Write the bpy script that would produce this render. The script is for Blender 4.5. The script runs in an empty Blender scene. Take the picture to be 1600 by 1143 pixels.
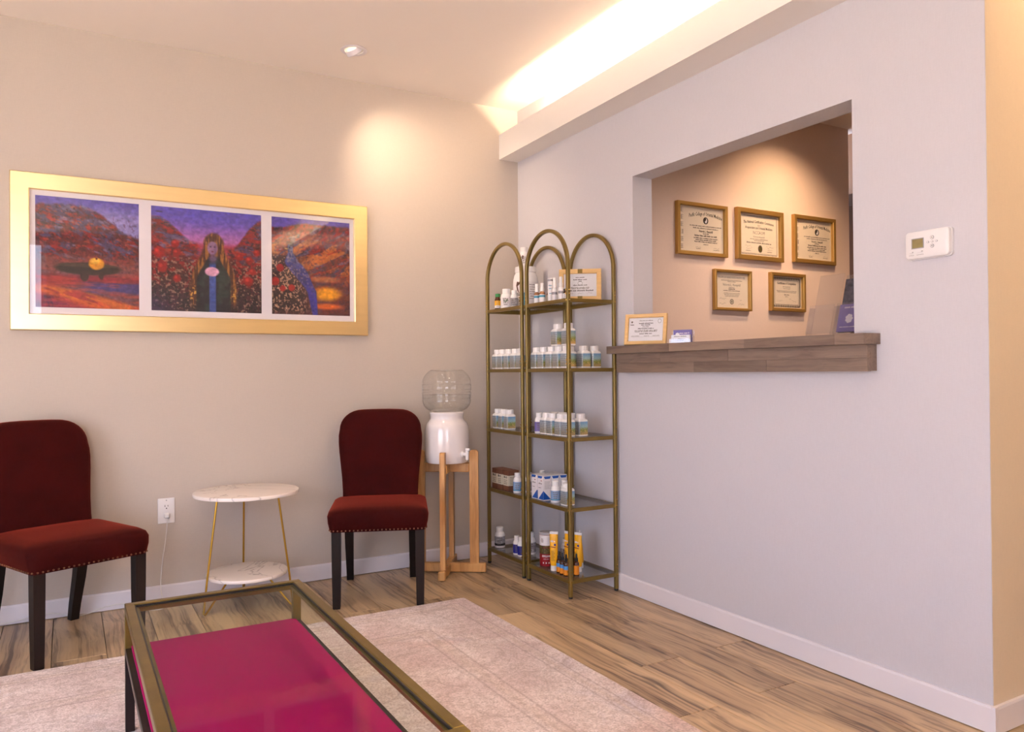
import bpy, bmesh, math, random
import numpy as np
from mathutils import Matrix, Vector, Euler

PI = math.pi
random.seed(7)
S = bpy.context.scene
COL = S.collection

# ------------------------------------------------------------------ camera
cam_d = bpy.data.cameras.new('camera')
cam_d.sensor_fit = 'HORIZONTAL'; cam_d.sensor_width = 36.0
cam_d.lens = 36.0 * 1205.27 / 1600.0
cam_d.clip_start = 0.05
cam = bpy.data.objects.new('camera', cam_d); COL.objects.link(cam)
Rm = Matrix(((0.866270, 0.003523, -0.499564), (-0.499508, -0.010421, -0.866247), (-0.008258, 0.999939, -0.007268)))
cam.matrix_world = Matrix.Translation((0, 0, 1.1)) @ Rm.to_4x4()
S.camera = cam

# ------------------------------------------------------------------ view + world
S.view_settings.view_transform = 'Standard'
S.view_settings.look = 'None'
S.view_settings.gamma = 1.0
S.view_settings.use_curve_mapping = False
S.cycles.transparent_max_bounces = 32
S.view_settings.exposure = 0.12

def lin(r, g, b):
    f = lambda c: (c/255/12.92) if c/255 <= 0.04045 else ((c/255+0.055)/1.055)**2.4
    return (f(r), f(g), f(b), 1.0)

W = bpy.data.worlds.new('daylight'); S.world = W; W.use_nodes = True
bg = W.node_tree.nodes['Background']
bg.inputs[0].default_value = (0.72, 0.79, 1.0, 1)
bg.inputs[1].default_value = 6.8

def aim(o, d):
    o.rotation_euler = Vector(d).to_track_quat('-Z', 'Y').to_euler()

def area(name, loc, d, sx, sy, power, color, portal=False):
    l = bpy.data.lights.new(name, 'AREA'); l.shape = 'RECTANGLE'; l.size = sx; l.size_y = sy
    l.energy = power; l.color = color[:3]
    if portal: l.cycles.is_portal = True
    o = bpy.data.objects.new(name, l); COL.objects.link(o); o.location = loc; aim(o, d)
    return o
def spot(name, loc, d, power, color, ang=70, blend=0.6, rad=0.03):
    l = bpy.data.lights.new(name, 'SPOT'); l.energy = power; l.color = color[:3]
    l.spot_size = math.radians(ang); l.spot_blend = blend; l.shadow_soft_size = rad
    o = bpy.data.objects.new(name, l); COL.objects.link(o); o.location = loc; aim(o, d)
    return o

sun_d = bpy.data.lights.new('sun', 'SUN'); sun_d.energy = 42.0; sun_d.color = (1.0, 0.90, 0.78); sun_d.angle = 0.01
sun = bpy.data.objects.new('sun', sun_d); COL.objects.link(sun); aim(sun, (0.14, 0.62, -0.78))  # added to light the unseen ground slab that bounces onto the ceiling

WARM = (1.0, 0.66, 0.36); WARM2 = (1.0, 0.76, 0.52)
# storefront windows: light portals for the sky
area('portal_window_left', (-2.33, 1.1, 1.185), (1, 0, 0), 2.6, 2.05, 1, (1, 1, 1), True)
area('portal_window_front', (-1.05, -2.13, 1.385), (0, 1, 0), 1.7, 2.4, 1, (1, 1, 1), True)
# recessed downlights (power, target)
DOWN = [((1.237, 3.688), (0.72, 0.39, -0.80), 46), ((-0.35, 2.75), (0.15, 0.35, -1), 13), ((0.75, 2.75), (0.05, 0.5, -1), 9),
        ((-0.9, 0.7), (0, 0, -1), 10), ((0.7, 0.7), (0, 0, -1), 10), ((1.55, 2.2), (0.12, 0.45, -1), 8)]

# ------------------------------------------------------------------ materials
def N(nt, t, **kw):
    n = nt.nodes.new(t)
    for k, v in kw.items(): setattr(n, k, v)
    return n
MATS = {}
def mat(name, col, rough=0.5, metal=0.0, noise=0.0, nscale=20.0, bump=0.0, bscale=200.0, coat=0.0, sheen=0.0,
        spec=0.5, stretch=(1, 1, 1), col2=None, sheen_col=None):
    if name in MATS: return MATS[name]
    m = bpy.data.materials.new(name); m.use_nodes = True; nt = m.node_tree
    p = nt.nodes['Principled BSDF']
    p.inputs['Base Color'].default_value = col
    p.inputs['Roughness'].default_value = rough
    p.inputs['Metallic'].default_value = metal
    p.inputs['Specular IOR Level'].default_value = spec
    if coat: p.inputs['Coat Weight'].default_value = coat; p.inputs['Coat Roughness'].default_value = 0.08
    if sheen:
        p.inputs['Sheen Weight'].default_value = sheen; p.inputs['Sheen Roughness'].default_value = 0.35
        if sheen_col: p.inputs['Sheen Tint'].default_value = sheen_col
    tc = N(nt, 'ShaderNodeTexCoord'); mp = N(nt, 'ShaderNodeMapping'); mp.inputs['Scale'].default_value = stretch
    nt.links.new(tc.outputs['Object'], mp.inputs['Vector'])
    if noise or col2:
        nz = N(nt, 'ShaderNodeTexNoise'); nz.inputs['Scale'].default_value = nscale; nz.inputs['Detail'].default_value = 5
        nt.links.new(mp.outputs[0], nz.inputs['Vector'])
        mx = N(nt, 'ShaderNodeMix', data_type='RGBA')
        c2 = col2 or tuple(c*(1-noise) for c in col[:3]) + (1,)
        mx.inputs[6].default_value = col; mx.inputs[7].default_value = c2
        rp = N(nt, 'ShaderNodeValToRGB'); rp.color_ramp.elements[0].position = 0.35; rp.color_ramp.elements[1].position = 0.68
        nt.links.new(nz.outputs[0], rp.inputs[0]); nt.links.new(rp.outputs[0], mx.inputs[0])
        nt.links.new(mx.outputs[2], p.inputs['Base Color'])
    if bump:
        bz = N(nt, 'ShaderNodeTexNoise'); bz.inputs['Scale'].default_value = bscale; bz.inputs['Detail'].default_value = 3
        nt.links.new(mp.outputs[0], bz.inputs['Vector'])
        b = N(nt, 'ShaderNodeBump'); b.inputs['Strength'].default_value = bump; b.inputs['Distance'].default_value = 0.002
        nt.links.new(bz.outputs[0], b.inputs['Height']); nt.links.new(b.outputs[0], p.inputs['Normal'])
    MATS[name] = m
    return m

def pane_mat(name, tint=(1, 1, 1, 1), rough=0.01, ior=1.5, boost=1.0):
    """thin clear sheet: passes light straight through, mirrors by Fresnel"""
    if name in MATS: return MATS[name]
    m = bpy.data.materials.new(name); m.use_nodes = True; nt = m.node_tree
    nt.nodes.remove(nt.nodes['Principled BSDF']); out = nt.nodes['Material Output']
    tr = N(nt, 'ShaderNodeBsdfTransparent'); tr.inputs[0].default_value = tint
    gl = N(nt, 'ShaderNodeBsdfGlossy'); gl.inputs['Roughness'].default_value = rough
    fr = N(nt, 'ShaderNodeFresnel'); ge = N(nt, 'ShaderNodeNewGeometry')
    mr = N(nt, 'ShaderNodeMapRange'); mr.inputs[3].default_value = ior; mr.inputs[4].default_value = 1.0/ior   # same air-to-glass Fresnel on both faces
    nt.links.new(ge.outputs['Backfacing'], mr.inputs[0]); nt.links.new(mr.outputs[0], fr.inputs[0])
    ml = N(nt, 'ShaderNodeMath', operation='MULTIPLY'); ml.inputs[1].default_value = boost; ml.use_clamp = True
    mx = N(nt, 'ShaderNodeMixShader')
    nt.links.new(fr.outputs[0], ml.inputs[0]); nt.links.new(ml.outputs[0], mx.inputs[0])
    nt.links.new(tr.outputs[0], mx.inputs[1]); nt.links.new(gl.outputs[0], mx.inputs[2])
    nt.links.new(mx.outputs[0], out.inputs[0])
    MATS[name] = m
    return m

def emit_mat(name, col, strength):
    if name in MATS: return MATS[name]
    m = bpy.data.materials.new(name); m.use_nodes = True; nt = m.node_tree
    p = nt.nodes['Principled BSDF']
    p.inputs['Base Color'].default_value = col
    p.inputs['Emission Color'].default_value = col; p.inputs['Emission Strength'].default_value = strength
    MATS[name] = m
    return m

def wall_mat(name, col, bump=0.35):
    """painted woven wall covering: faint warp-and-weft grain"""
    m = bpy.data.materials.new(name); m.use_nodes = True; nt = m.node_tree
    p = nt.nodes['Principled BSDF']; p.inputs['Roughness'].default_value = 0.55; p.inputs['Specular IOR Level'].default_value = 0.3
    tc = N(nt, 'ShaderNodeTexCoord')
    hs = []
    for sc in ((90, 90, 900), (900, 900, 60)):
        mp = N(nt, 'ShaderNodeMapping'); mp.inputs['Scale'].default_value = sc
        nz = N(nt, 'ShaderNodeTexNoise'); nz.inputs['Scale'].default_value = 0.6; nz.inputs['Detail'].default_value = 2
        nt.links.new(tc.outputs['Object'], mp.inputs[0]); nt.links.new(mp.outputs[0], nz.inputs['Vector']); hs.append(nz)
    ad = N(nt, 'ShaderNodeMath', operation='ADD')
    nt.links.new(hs[0].outputs[0], ad.inputs[0]); nt.links.new(hs[1].outputs[0], ad.inputs[1])
    mr = N(nt, 'ShaderNodeMapRange'); mr.inputs[1].default_value = 0.6; mr.inputs[2].default_value = 1.4
    nt.links.new(ad.outputs[0], mr.inputs[0])
    mx = N(nt, 'ShaderNodeMix', data_type='RGBA')
    mx.inputs[6].default_value = tuple(c*0.965 for c in col[:3]) + (1,); mx.inputs[7].default_value = tuple(min(1, c*1.03) for c in col[:3]) + (1,)
    nt.links.new(mr.outputs[0], mx.inputs[0]); nt.links.new(mx.outputs[2], p.inputs['Base Color'])
    b = N(nt, 'ShaderNodeBump'); b.inputs['Strength'].default_value = bump; b.inputs['Distance'].default_value = 0.0006
    nt.links.new(ad.outputs[0], b.inputs['Height']); nt.links.new(b.outputs[0], p.inputs['Normal'])
    return m

def wood_mat(name, light, dark, mid, axis, scale=1.0, rough=0.4, per_obj=True, contrast=1.0):
    """streaky wood grain running along axis (0,1,2), shifted and toned per object"""
    m = bpy.data.materials.new(name); m.use_nodes = True; nt = m.node_tree
    p = nt.nodes['Principled BSDF']; p.inputs['Roughness'].default_value = rough
    L = nt.links.new
    tc = N(nt, 'ShaderNodeTexCoord'); oi = N(nt, 'ShaderNodeObjectInfo')
    off = N(nt, 'ShaderNodeVectorMath', operation='SCALE'); off.inputs[0].default_value = (37.0, 53.0, 29.0)
    L(oi.outputs['Random'], off.inputs['Scale'])
    ad = N(nt, 'ShaderNodeVectorMath', operation='ADD'); L(tc.outputs['Object'], ad.inputs[0]); L(off.outputs[0], ad.inputs[1])
    wz = N(nt, 'ShaderNodeTexNoise'); wz.inputs['Scale'].default_value = 2.2*scale; wz.inputs['Detail'].default_value = 2
    L(ad.outputs[0], wz.inputs['Vector'])
    ws = N(nt, 'ShaderNodeVectorMath', operation='SCALE'); ws.inputs['Scale'].default_value = 0.16/scale; L(wz.outputs[1], ws.inputs[0])
    def band(sc_along, sc_across, detail, warp=1.0):
        w2 = N(nt, 'ShaderNodeVectorMath', operation='SCALE'); w2.inputs['Scale'].default_value = warp; L(ws.outputs[0], w2.inputs[0])
        a2 = N(nt, 'ShaderNodeVectorMath', operation='ADD'); L(ad.outputs[0], a2.inputs[0]); L(w2.outputs[0], a2.inputs[1])
        mp = N(nt, 'ShaderNodeMapping'); s = [sc_across*scale]*3; s[axis] = sc_along*scale
        mp.inputs['Scale'].default_value = s; L(a2.outputs[0], mp.inputs[0])
        z = N(nt, 'ShaderNodeTexNoise'); z.inputs['Scale'].default_value = 1.0; z.inputs['Detail'].default_value = detail; z.inputs['Roughness'].default_value = 0.62
        L(mp.outputs[0], z.inputs['Vector']); return z
    z1 = band(0.55, 11, 4); z2 = band(0.6, 70, 4, 0.35)
    r1 = N(nt, 'ShaderNodeValToRGB'); e = r1.color_ramp.elements
    e[0].position = 0.40; e[0].color = light; e[1].position = 0.66; e[1].color = mid
    L(z1.outputs[0], r1.inputs[0])
    r2 = N(nt, 'ShaderNodeValToRGB'); r2.color_ramp.elements[0].position = 0.48; r2.color_ramp.elements[1].position = 0.60
    L(z2.outputs[0], r2.inputs[0])
    sub = N(nt, 'ShaderNodeMath', operation='MULTIPLY'); L(r2.outputs[0], sub.inputs[0])
    mr = N(nt, 'ShaderNodeMapRange'); mr.inputs[1].default_value = 0.42; mr.inputs[2].default_value = 0.62
    mr.inputs[3].default_value = 0.12; mr.inputs[4].default_value = 0.9*contrast; L(z1.outputs[0], mr.inputs[0]); L(mr.outputs[0], sub.inputs[1])
    mx = N(nt, 'ShaderNodeMix', data_type='RGBA'); L(sub.outputs[0], mx.inputs[0]); L(r1.outputs[0], mx.inputs[6]); mx.inputs[7].default_value = dark
    hv = N(nt, 'ShaderNodeHueSaturation')
    if per_obj:
        m2 = N(nt, 'ShaderNodeMapRange'); m2.inputs[3].default_value = 0.82; m2.inputs[4].default_value = 1.14; L(oi.outputs['Random'], m2.inputs[0]); L(m2.outputs[0], hv.inputs['Value'])
    L(mx.outputs[2], hv.inputs['Color']); L(hv.outputs[0], p.inputs['Base Color'])
    b = N(nt, 'ShaderNodeBump'); b.inputs['Strength'].default_value = 0.12; b.inputs['Distance'].default_value = 0.001
    L(z2.outputs[0], b.inputs['Height']); L(b.outputs[0], p.inputs['Normal'])
    return m

M = {}
M['wall_beige'] = wall_mat('woven_beige_wall', lin(194, 182, 172))
M['wall_white'] = wall_mat('woven_white_wall', lin(203, 199, 205), 0.2)
M['wall_office'] = wall_mat('office_wall_paint', lin(222, 200, 188), 0.15)
M['wall_hall'] = wall_mat('hall_wall_paint', lin(226, 208, 184), 0.15)
M['ceiling'] = mat('ceiling_paint', lin(242, 232, 224), 0.7)
M['trim'] = mat('white_trim_paint', lin(226, 220, 226), 0.38)
M['soffit'] = mat('soffit_paint', lin(232, 226, 222), 0.6)
M['brown_wall'] = mat('brown_wall_paint', lin(150, 112, 82), 0.6)
M['brown_paint'] = mat('dark_brown_door_paint', lin(96, 66, 44), 0.45)
M['plank'] = wood_mat('bleached_plank_wood', lin(208, 180, 143), lin(78, 58, 44), lin(160, 132, 104), 1, rough=0.33)
M['floor_base'] = mat('subfloor', lin(70, 52, 40), 0.8)
M['velvet'] = mat('rust_red_velvet', lin(50, 5, 5), 0.85, noise=0.25, nscale=9, bump=0.15, bscale=600, sheen=0.38, sheen_col=lin(255, 100, 74), spec=0.1)
M['dark_wood'] = mat('espresso_wood', lin(26, 17, 15), 0.5, spec=0.25, noise=0.4, nscale=12, stretch=(6, 6, 0.5))
M['bronze_nail'] = mat('bronze_nailhead', lin(120, 84, 62), 0.35, 0.9)
M['brass'] = mat('antique_brass_paint', lin(128, 106, 54), 0.36, 0.55, noise=0.15, nscale=8)
M['brass_hi'] = mat('polished_brass', lin(224, 190, 110), 0.2, 1.0)
M['gold_leg'] = mat('gold_rod', lin(176, 134, 48), 0.28, 0.9)
M['table_brass'] = mat('aged_brass_tube', lin(134, 114, 58), 0.30, 0.8, noise=0.25, nscale=14)
M['table_dark'] = mat('dark_metal_tube', lin(46, 36, 36), 0.35, 0.6)
M['magenta'] = mat('magenta_panel', lin(166, 2, 92), 0.5, spec=0.1)
M['gold_frame'] = mat('brushed_gold_leaf', lin(250, 224, 168), 0.30, 1.0, noise=0.06, nscale=30, bump=0.1, bscale=900, stretch=(0.1, 1, 1))
M['cert_gold'] = mat('satin_gold_frame', lin(196, 156, 88), 0.42, 0.75)
M['mat_board'] = mat('white_mat_board', lin(238, 230, 236), 0.8)
M['paper'] = mat('certificate_paper', lin(240, 226, 208), 0.75)
M['paper_white'] = mat('white_paper', lin(232, 230, 236), 0.7)
M['ink'] = mat('black_ink', lin(40, 34, 34), 0.7)
M['ink_soft'] = mat('grey_ink', lin(108, 98, 92), 0.7)
M['bamboo'] = mat('pale_bamboo', lin(222, 182, 122), 0.42, noise=0.12, nscale=10, stretch=(1, 8, 8))
M['frame_back'] = mat('dark_frame_backing', lin(40, 26, 22), 0.7)
M['oak'] = wood_mat('honey_oak', lin(212, 160, 98), lin(160, 108, 58), lin(190, 136, 78), 2, scale=2.0, rough=0.4, contrast=0.6)
M['stave'] = wood_mat('grey_stained_maple', lin(136, 116, 102), lin(96, 78, 68), lin(120, 100, 88), 1, scale=2.0, rough=0.5, contrast=0.6)
M['ceramic'] = mat('glazed_ceramic', lin(236, 228, 228), 0.14, coat=0.6)
M['white_plastic'] = mat('white_plastic', lin(234, 230, 230), 0.35)
M['grey_plastic'] = mat('grey_plastic', lin(160, 156, 160), 0.4)
M['black_plastic'] = mat('black_plastic', lin(26, 24, 26), 0.4)
M['screen'] = mat('lcd_screen', lin(150, 136, 92), 0.25, noise=0.2, nscale=60)
M['amber'] = mat('amber_glass', lin(70, 30, 12), 0.12, coat=0.5)
M['brown_glass'] = mat('light_brown_glass', lin(150, 100, 66), 0.15, coat=0.4)
M['yellow'] = mat('yellow_print', lin(240, 176, 20), 0.4)
M['orange'] = mat('orange_print', lin(226, 136, 24), 0.45)
M['sky_blue'] = mat('sky_blue_print', lin(84, 150, 214), 0.45)
M['pale_blue'] = mat('pale_blue_print', lin(128, 156, 194), 0.45)
M['blue'] = mat('royal_blue_print', lin(22, 82, 168), 0.4)
M['navy'] = mat('navy_label', lin(28, 34, 140), 0.4)
M['red'] = mat('dark_red_print', lin(140, 14, 30), 0.4)
M['green'] = mat('green_print', lin(40, 120, 60), 0.5)
M['teal'] = mat('teal_print', lin(60, 140, 170), 0.5)
M['olive'] = mat('olive_print', lin(110, 96, 40), 0.5, col2=lin(60, 36, 20), nscale=120)
M['brown'] = mat('brown_print', lin(86, 50, 34), 0.55)
M['brown_box'] = mat('brown_card', lin(112, 68, 48), 0.6)
M['cream'] = mat('cream_label', lin(206, 196, 176), 0.6)
M['box_white'] = mat('white_card', lin(226, 220, 222), 0.5)
M['grey_label'] = mat('grey_label', lin(176, 172, 178), 0.55, col2=lin(120, 116, 122), nscale=90)
M['purple'] = mat('purple_print', lin(112, 98, 160), 0.5)
M['leaflet_dark'] = mat('slate_leaflet_print', lin(92, 88, 98), 0.5, col2=lin(50, 46, 54), nscale=60)
M['petal'] = mat('yellow_flower_print', lin(238, 200, 50), 0.5)
M['glass_table'] = pane_mat('clear_table_glass', (0.92, 0.95, 0.93, 1), 0.004, 1.5, 0.14)
M['glass_shelf'] = pane_mat('grey_shelf_glass', (0.86, 0.88, 0.88, 1), 0.03, 1.5, 1.0)
M['glass_pic'] = pane_mat('picture_glass', (0.97, 0.97, 0.97, 1), 0.01, 1.5, 1.0)
M['glass_win'] = pane_mat('window_glass', (0.97, 0.98, 0.98, 1), 0.0, 1.5, 1.0)
M['acrylic'] = pane_mat('clear_acrylic', (0.945, 0.945, 0.96, 1), 0.12, 1.5, 1.7)
M['water'] = pane_mat('still_water', (0.98, 0.988, 0.988, 1), 0.0, 1.33, 1.0)
M['lamp'] = emit_mat('lamp_glow', (1.0, 0.86, 0.62, 1), 3.0)
M['led'] = emit_mat('led_strip_glow', (1.0, 0.77, 0.50, 1), 190.0)
M['cord'] = mat('white_cord', lin(226, 222, 220), 0.4)

def glass_bottle_mat():
    m = bpy.data.materials.new('clear_bottle_glass'); m.use_nodes = True
    p = m.node_tree.nodes['Principled BSDF']
    p.inputs['Base Color'].default_value = (0.93, 0.96, 0.95, 1); p.inputs['Roughness'].default_value = 0.0
    p.inputs['Transmission Weight'].default_value = 1.0; p.inputs['IOR'].default_value = 1.45
    return m
M['bottle_glass'] = pane_mat('clear_bottle_glass', (0.989, 0.994, 0.992, 1), 0.01, 1.5, 1.0)

def marble_mat():
    m = bpy.data.materials.new('white_marble'); m.use_nodes = True; nt = m.node_tree; L = nt.links.new
    p = nt.nodes['Principled BSDF']; p.inputs['Roughness'].default_value = 0.22
    tc = N(nt, 'ShaderNodeTexCoord')
    nz = N(nt, 'ShaderNodeTexNoise'); nz.inputs['Scale'].default_value = 2.6; nz.inputs['Detail'].default_value = 5; nz.inputs['Distortion'].default_value = 1.0
    L(tc.outputs['Object'], nz.inputs['Vector'])
    s = N(nt, 'ShaderNodeMath', operation='SUBTRACT'); s.inputs[1].default_value = 0.5; L(nz.outputs[0], s.inputs[0])
    a = N(nt, 'ShaderNodeMath', operation='ABSOLUTE'); L(s.outputs[0], a.inputs[0])
    r = N(nt, 'ShaderNodeValToRGB'); e = r.color_ramp.elements
    e[0].position = 0.0; e[0].color = lin(196, 186, 182); e[1].position = 0.010; e[1].color = lin(240, 230, 224)
    L(a.outputs[0], r.inputs[0]); L(r.outputs[0], p.inputs['Base Color'])
    return m
M['marble'] = marble_mat()

def rug_mat():
    m = bpy.data.materials.new('faded_pink_rug'); m.use_nodes = True; nt = m.node_tree; L = nt.links.new
    p = nt.nodes['Principled BSDF']; p.inputs['Roughness'].default_value = 0.95; p.inputs['Specular IOR Level'].default_value = 0.1
    p.inputs['Sheen Weight'].default_value = 0.2
    tc = N(nt, 'ShaderNodeTexCoord'); sp = N(nt, 'ShaderNodeSeparateXYZ'); L(tc.outputs['Object'], sp.inputs[0])
    def mth(op, a, b=None, clamp=False):
        n = N(nt, 'ShaderNodeMath', operation=op); n.use_clamp = clamp
        for i, v in enumerate((a, b)):
            if v is None: continue
            if isinstance(v, (int, float)): n.inputs[i].default_value = v
            else: L(v, n.inputs[i])
        return n.outputs[0]
    # distance from the rug's edge (half sizes 1.78 x 1.395)
    ax = mth('SUBTRACT', 1.78, mth('ABSOLUTE', sp.outputs[0])); ay = mth('SUBTRACT', 1.395, mth('ABSOLUTE', sp.outputs[1]))
    d = mth('MINIMUM', ax, ay)
    def line(c, w):
        return mth('SUBTRACT', 1.0, mth('DIVIDE', mth('ABSOLUTE', mth('SUBTRACT', d, c)), w), True)
    def noise(sc, det=4, dist=0.0):
        z = N(nt, 'ShaderNodeTexNoise'); z.inputs['Scale'].default_value = sc; z.inputs['Detail'].default_value = det; z.inputs['Distortion'].default_value = dist
        L(tc.outputs['Object'], z.inputs['Vector']); return z.outputs[0]
    def ramp(src, stops):
        r = N(nt, 'ShaderNodeValToRGB'); e = r.color_ramp.elements
        while len(e) < len(stops): e.new(0.5)
        for i, (po, c) in enumerate(stops): e[i].position = po; e[i].color = c
        L(src, r.inputs[0]); return r.outputs[0]
    base = ramp(noise(3.2, 6, 0.6), [(0.32, lin(222, 200, 200)), (0.48, lin(236, 219, 217)), (0.56, lin(245, 231, 229)), (0.70, lin(221, 210, 217))])
    spots = ramp(noise(1.7, 3, 0.8), [(0.60, (0, 0, 0, 1)), (0.70, (1, 1, 1, 1))])
    def mixc(f, a, b):
        x = N(nt, 'ShaderNodeMix', data_type='RGBA')
        if isinstance(f, (int, float)): x.inputs[0].default_value = f
        else: L(f, x.inputs[0])
        for i, v in ((6, a), (7, b)):
            if isinstance(v, tuple): x.inputs[i].default_value = v
            else: L(v, x.inputs[i])
        return x.outputs[2]
    c = mixc(mth('MULTIPLY', spots, 0.55), base, lin(222, 178, 168))
    lt = mth('MAXIMUM', line(0.365, 0.03), line(0.09, 0.02))
    c = mixc(mth('MULTIPLY', lt, 0.85), c, lin(226, 208, 200))
    dk = mth('MAXIMUM', mth('MAXIMUM', line(0.33, 0.008), line(0.40, 0.008)), mth('MAXIMUM', line(0.065, 0.006), line(0.115, 0.006)))
    c = mixc(mth('MULTIPLY', dk, 0.5), c, lin(164, 140, 136))
    # worn scroll lines of the old pattern
    wv = N(nt, 'ShaderNodeTexVoronoi', feature='DISTANCE_TO_EDGE'); wv.inputs['Scale'].default_value = 2.6
    wz = N(nt, 'ShaderNodeTexNoise'); wz.inputs['Scale'].default_value = 3; L(tc.outputs['Object'], wz.inputs['Vector'])
    wm = N(nt, 'ShaderNodeMix', data_type='VECTOR'); wm.inputs[0].default_value = 0.35
    L(tc.outputs['Object'], wm.inputs[4]); L(wz.outputs[1], wm.inputs[5]); L(wm.outputs[1], wv.inputs['Vector'])
    scl = mth('MULTIPLY', mth('SUBTRACT', 1.0, mth('DIVIDE', wv.outputs[0], 0.02), True), noise(5, 2))
    c = mixc(mth('MULTIPLY', scl, 0.5), c, lin(160, 136, 130))
    fine = noise(150, 3)
    c = mixc(mth('MULTIPLY', ramp(noise(42, 4), [(0.45, (0, 0, 0, 1)), (0.62, (1, 1, 1, 1))]), 0.35), c, lin(186, 160, 152))
    c = mixc(mth('MULTIPLY', ramp(fine, [(0.4, (0, 0, 0, 1)), (0.65, (1, 1, 1, 1))]), 0.42), c, lin(140, 116, 110))
    L(c, p.inputs['Base Color'])
    b = N(nt, 'ShaderNodeBump'); b.inputs['Strength'].default_value = 0.7; b.inputs['Distance'].default_value = 0.004
    L(noise(220, 3), b.inputs['Height']); L(b.outputs[0], p.inputs['Normal'])
    return m
M['rug'] = rug_mat()

def paint_mat():
    m = bpy.data.materials.new('oil_paint_print'); m.use_nodes = True; nt = m.node_tree
    p = nt.nodes['Principled BSDF']; p.inputs['Roughness'].default_value = 0.6
    a = N(nt, 'ShaderNodeVertexColor'); a.layer_name = 'paint'
    nt.links.new(a.outputs[0], p.inputs['Base Color'])
    return m
M['painting'] = paint_mat()

def bottle_label_mat(name, front_top, front_mid, front_low):
    """landscape picture on the -Y face, rows of small print on the -X face"""
    m = bpy.data.materials.new(name); m.use_nodes = True; nt = m.node_tree; L = nt.links.new
    p = nt.nodes['Principled BSDF']; p.inputs['Roughness'].default_value = 0.35
    tc = N(nt, 'ShaderNodeTexCoord'); sp = N(nt, 'ShaderNodeSeparateXYZ'); L(tc.outputs['Object'], sp.inputs[0])
    nz = N(nt, 'ShaderNodeTexNoise'); nz.inputs['Scale'].default_value = 140; nz.inputs['Detail'].default_value = 3; L(tc.outputs['Object'], nz.inputs['Vector'])
    mz = N(nt, 'ShaderNodeMath', operation='MULTIPLY_ADD'); mz.inputs[1].default_value = 14.0; mz.inputs[2].default_value = -0.35; L(sp.outputs[2], mz.inputs[0])
    ad = N(nt, 'ShaderNodeMath', operation='MULTIPLY_ADD'); ad.inputs[1].default_value = 0.45; L(nz.outputs[0], ad.inputs[0]); L(mz.outputs[0], ad.inputs[2])
    r = N(nt, 'ShaderNodeValToRGB'); e = r.color_ramp.elements
    for i in range(2): e.new(0.5)
    for i, (po, c) in enumerate([(0.10, front_low), (0.36, lin(110, 130, 50)), (0.55, front_mid), (0.90, front_top)]): e[i].position = po; e[i].color = c
    L(ad.outputs[0], r.inputs[0])
    z2 = N(nt, 'ShaderNodeTexNoise'); z2.inputs['Scale'].default_value = 260; z2.inputs['Detail'].default_value = 1; L(tc.outputs['Object'], z2.inputs['Vector'])
    r2 = N(nt, 'ShaderNodeValToRGB'); e = r2.color_ramp.elements; e[0].position = 0.55; e[0].color = (0, 0, 0, 1); e[1].position = 0.7; e[1].color = (1, 1, 1, 1)
    L(z2.outputs[0], r2.inputs[0])
    lowm = N(nt, 'ShaderNodeMapRange'); lowm.inputs[1].default_value = 0.048; lowm.inputs[2].default_value = 0.03; L(sp.outputs[2], lowm.inputs[0])
    fm = N(nt, 'ShaderNodeMath', operation='MULTIPLY'); L(r2.outputs[0], fm.inputs[0]); L(lowm.outputs[0], fm.inputs[1])
    mf = N(nt, 'ShaderNodeMix', data_type='RGBA'); L(fm.outputs[0], mf.inputs[0]); L(r.outputs[0], mf.inputs[6]); mf.inputs[7].default_value = lin(232, 196, 120)
    # the print side
    rs = N(nt, 'ShaderNodeValToRGB'); e = rs.color_ramp.elements; e[0].position = 0.2; e[0].color = lin(150, 142, 120); e[1].position = 0.75; e[1].color = lin(152, 166, 180)
    L(ad.outputs[0], rs.inputs[0])
    wv = N(nt, 'ShaderNodeTexWave', bands_direction='Z'); wv.inputs['Scale'].default_value = 36; wv.inputs['Distortion'].default_value = 0; L(tc.outputs['Object'], wv.inputs['Vector'])
    tx = N(nt, 'ShaderNodeMath', operation='GREATER_THAN'); tx.inputs[1].default_value = 0.62; L(wv.outputs[1], tx.inputs[0])
    zm = N(nt, 'ShaderNodeMath', operation='GREATER_THAN'); zm.inputs[1].default_value = 0.42; L(z2.outputs[0], zm.inputs[0])
    tm = N(nt, 'ShaderNodeMath', operation='MULTIPLY'); L(tx.outputs[0], tm.inputs[0]); L(zm.outputs[0], tm.inputs[1])
    ms = N(nt, 'ShaderNodeMix', data_type='RGBA'); L(tm.outputs[0], ms.inputs[0]); L(rs.outputs[0], ms.inputs[6]); ms.inputs[7].default_value = lin(96, 100, 112)
    side = N(nt, 'ShaderNodeMath', operation='LESS_THAN'); side.inputs[1].default_value = -0.0225; L(sp.outputs[0], side.inputs[0])
    mx = N(nt, 'ShaderNodeMix', data_type='RGBA'); L(side.outputs[0], mx.inputs[0]); L(mf.outputs[2], mx.inputs[6]); L(ms.outputs[2], mx.inputs[7])
    L(mx.outputs[2], p.inputs['Base Color'])
    return m
M['label_meadow'] = bottle_label_mat('meadow_picture_label', lin(104, 146, 190), lin(150, 180, 188), lin(160, 132, 88))
M['label_orchard'] = bottle_label_mat('orchard_picture_label', lin(126, 156, 182), lin(146, 170, 150), lin(186, 150, 96))
M['label_violet'] = bottle_label_mat('violet_picture_label', lin(96, 104, 190), lin(120, 130, 190), lin(110, 110, 130))

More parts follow.
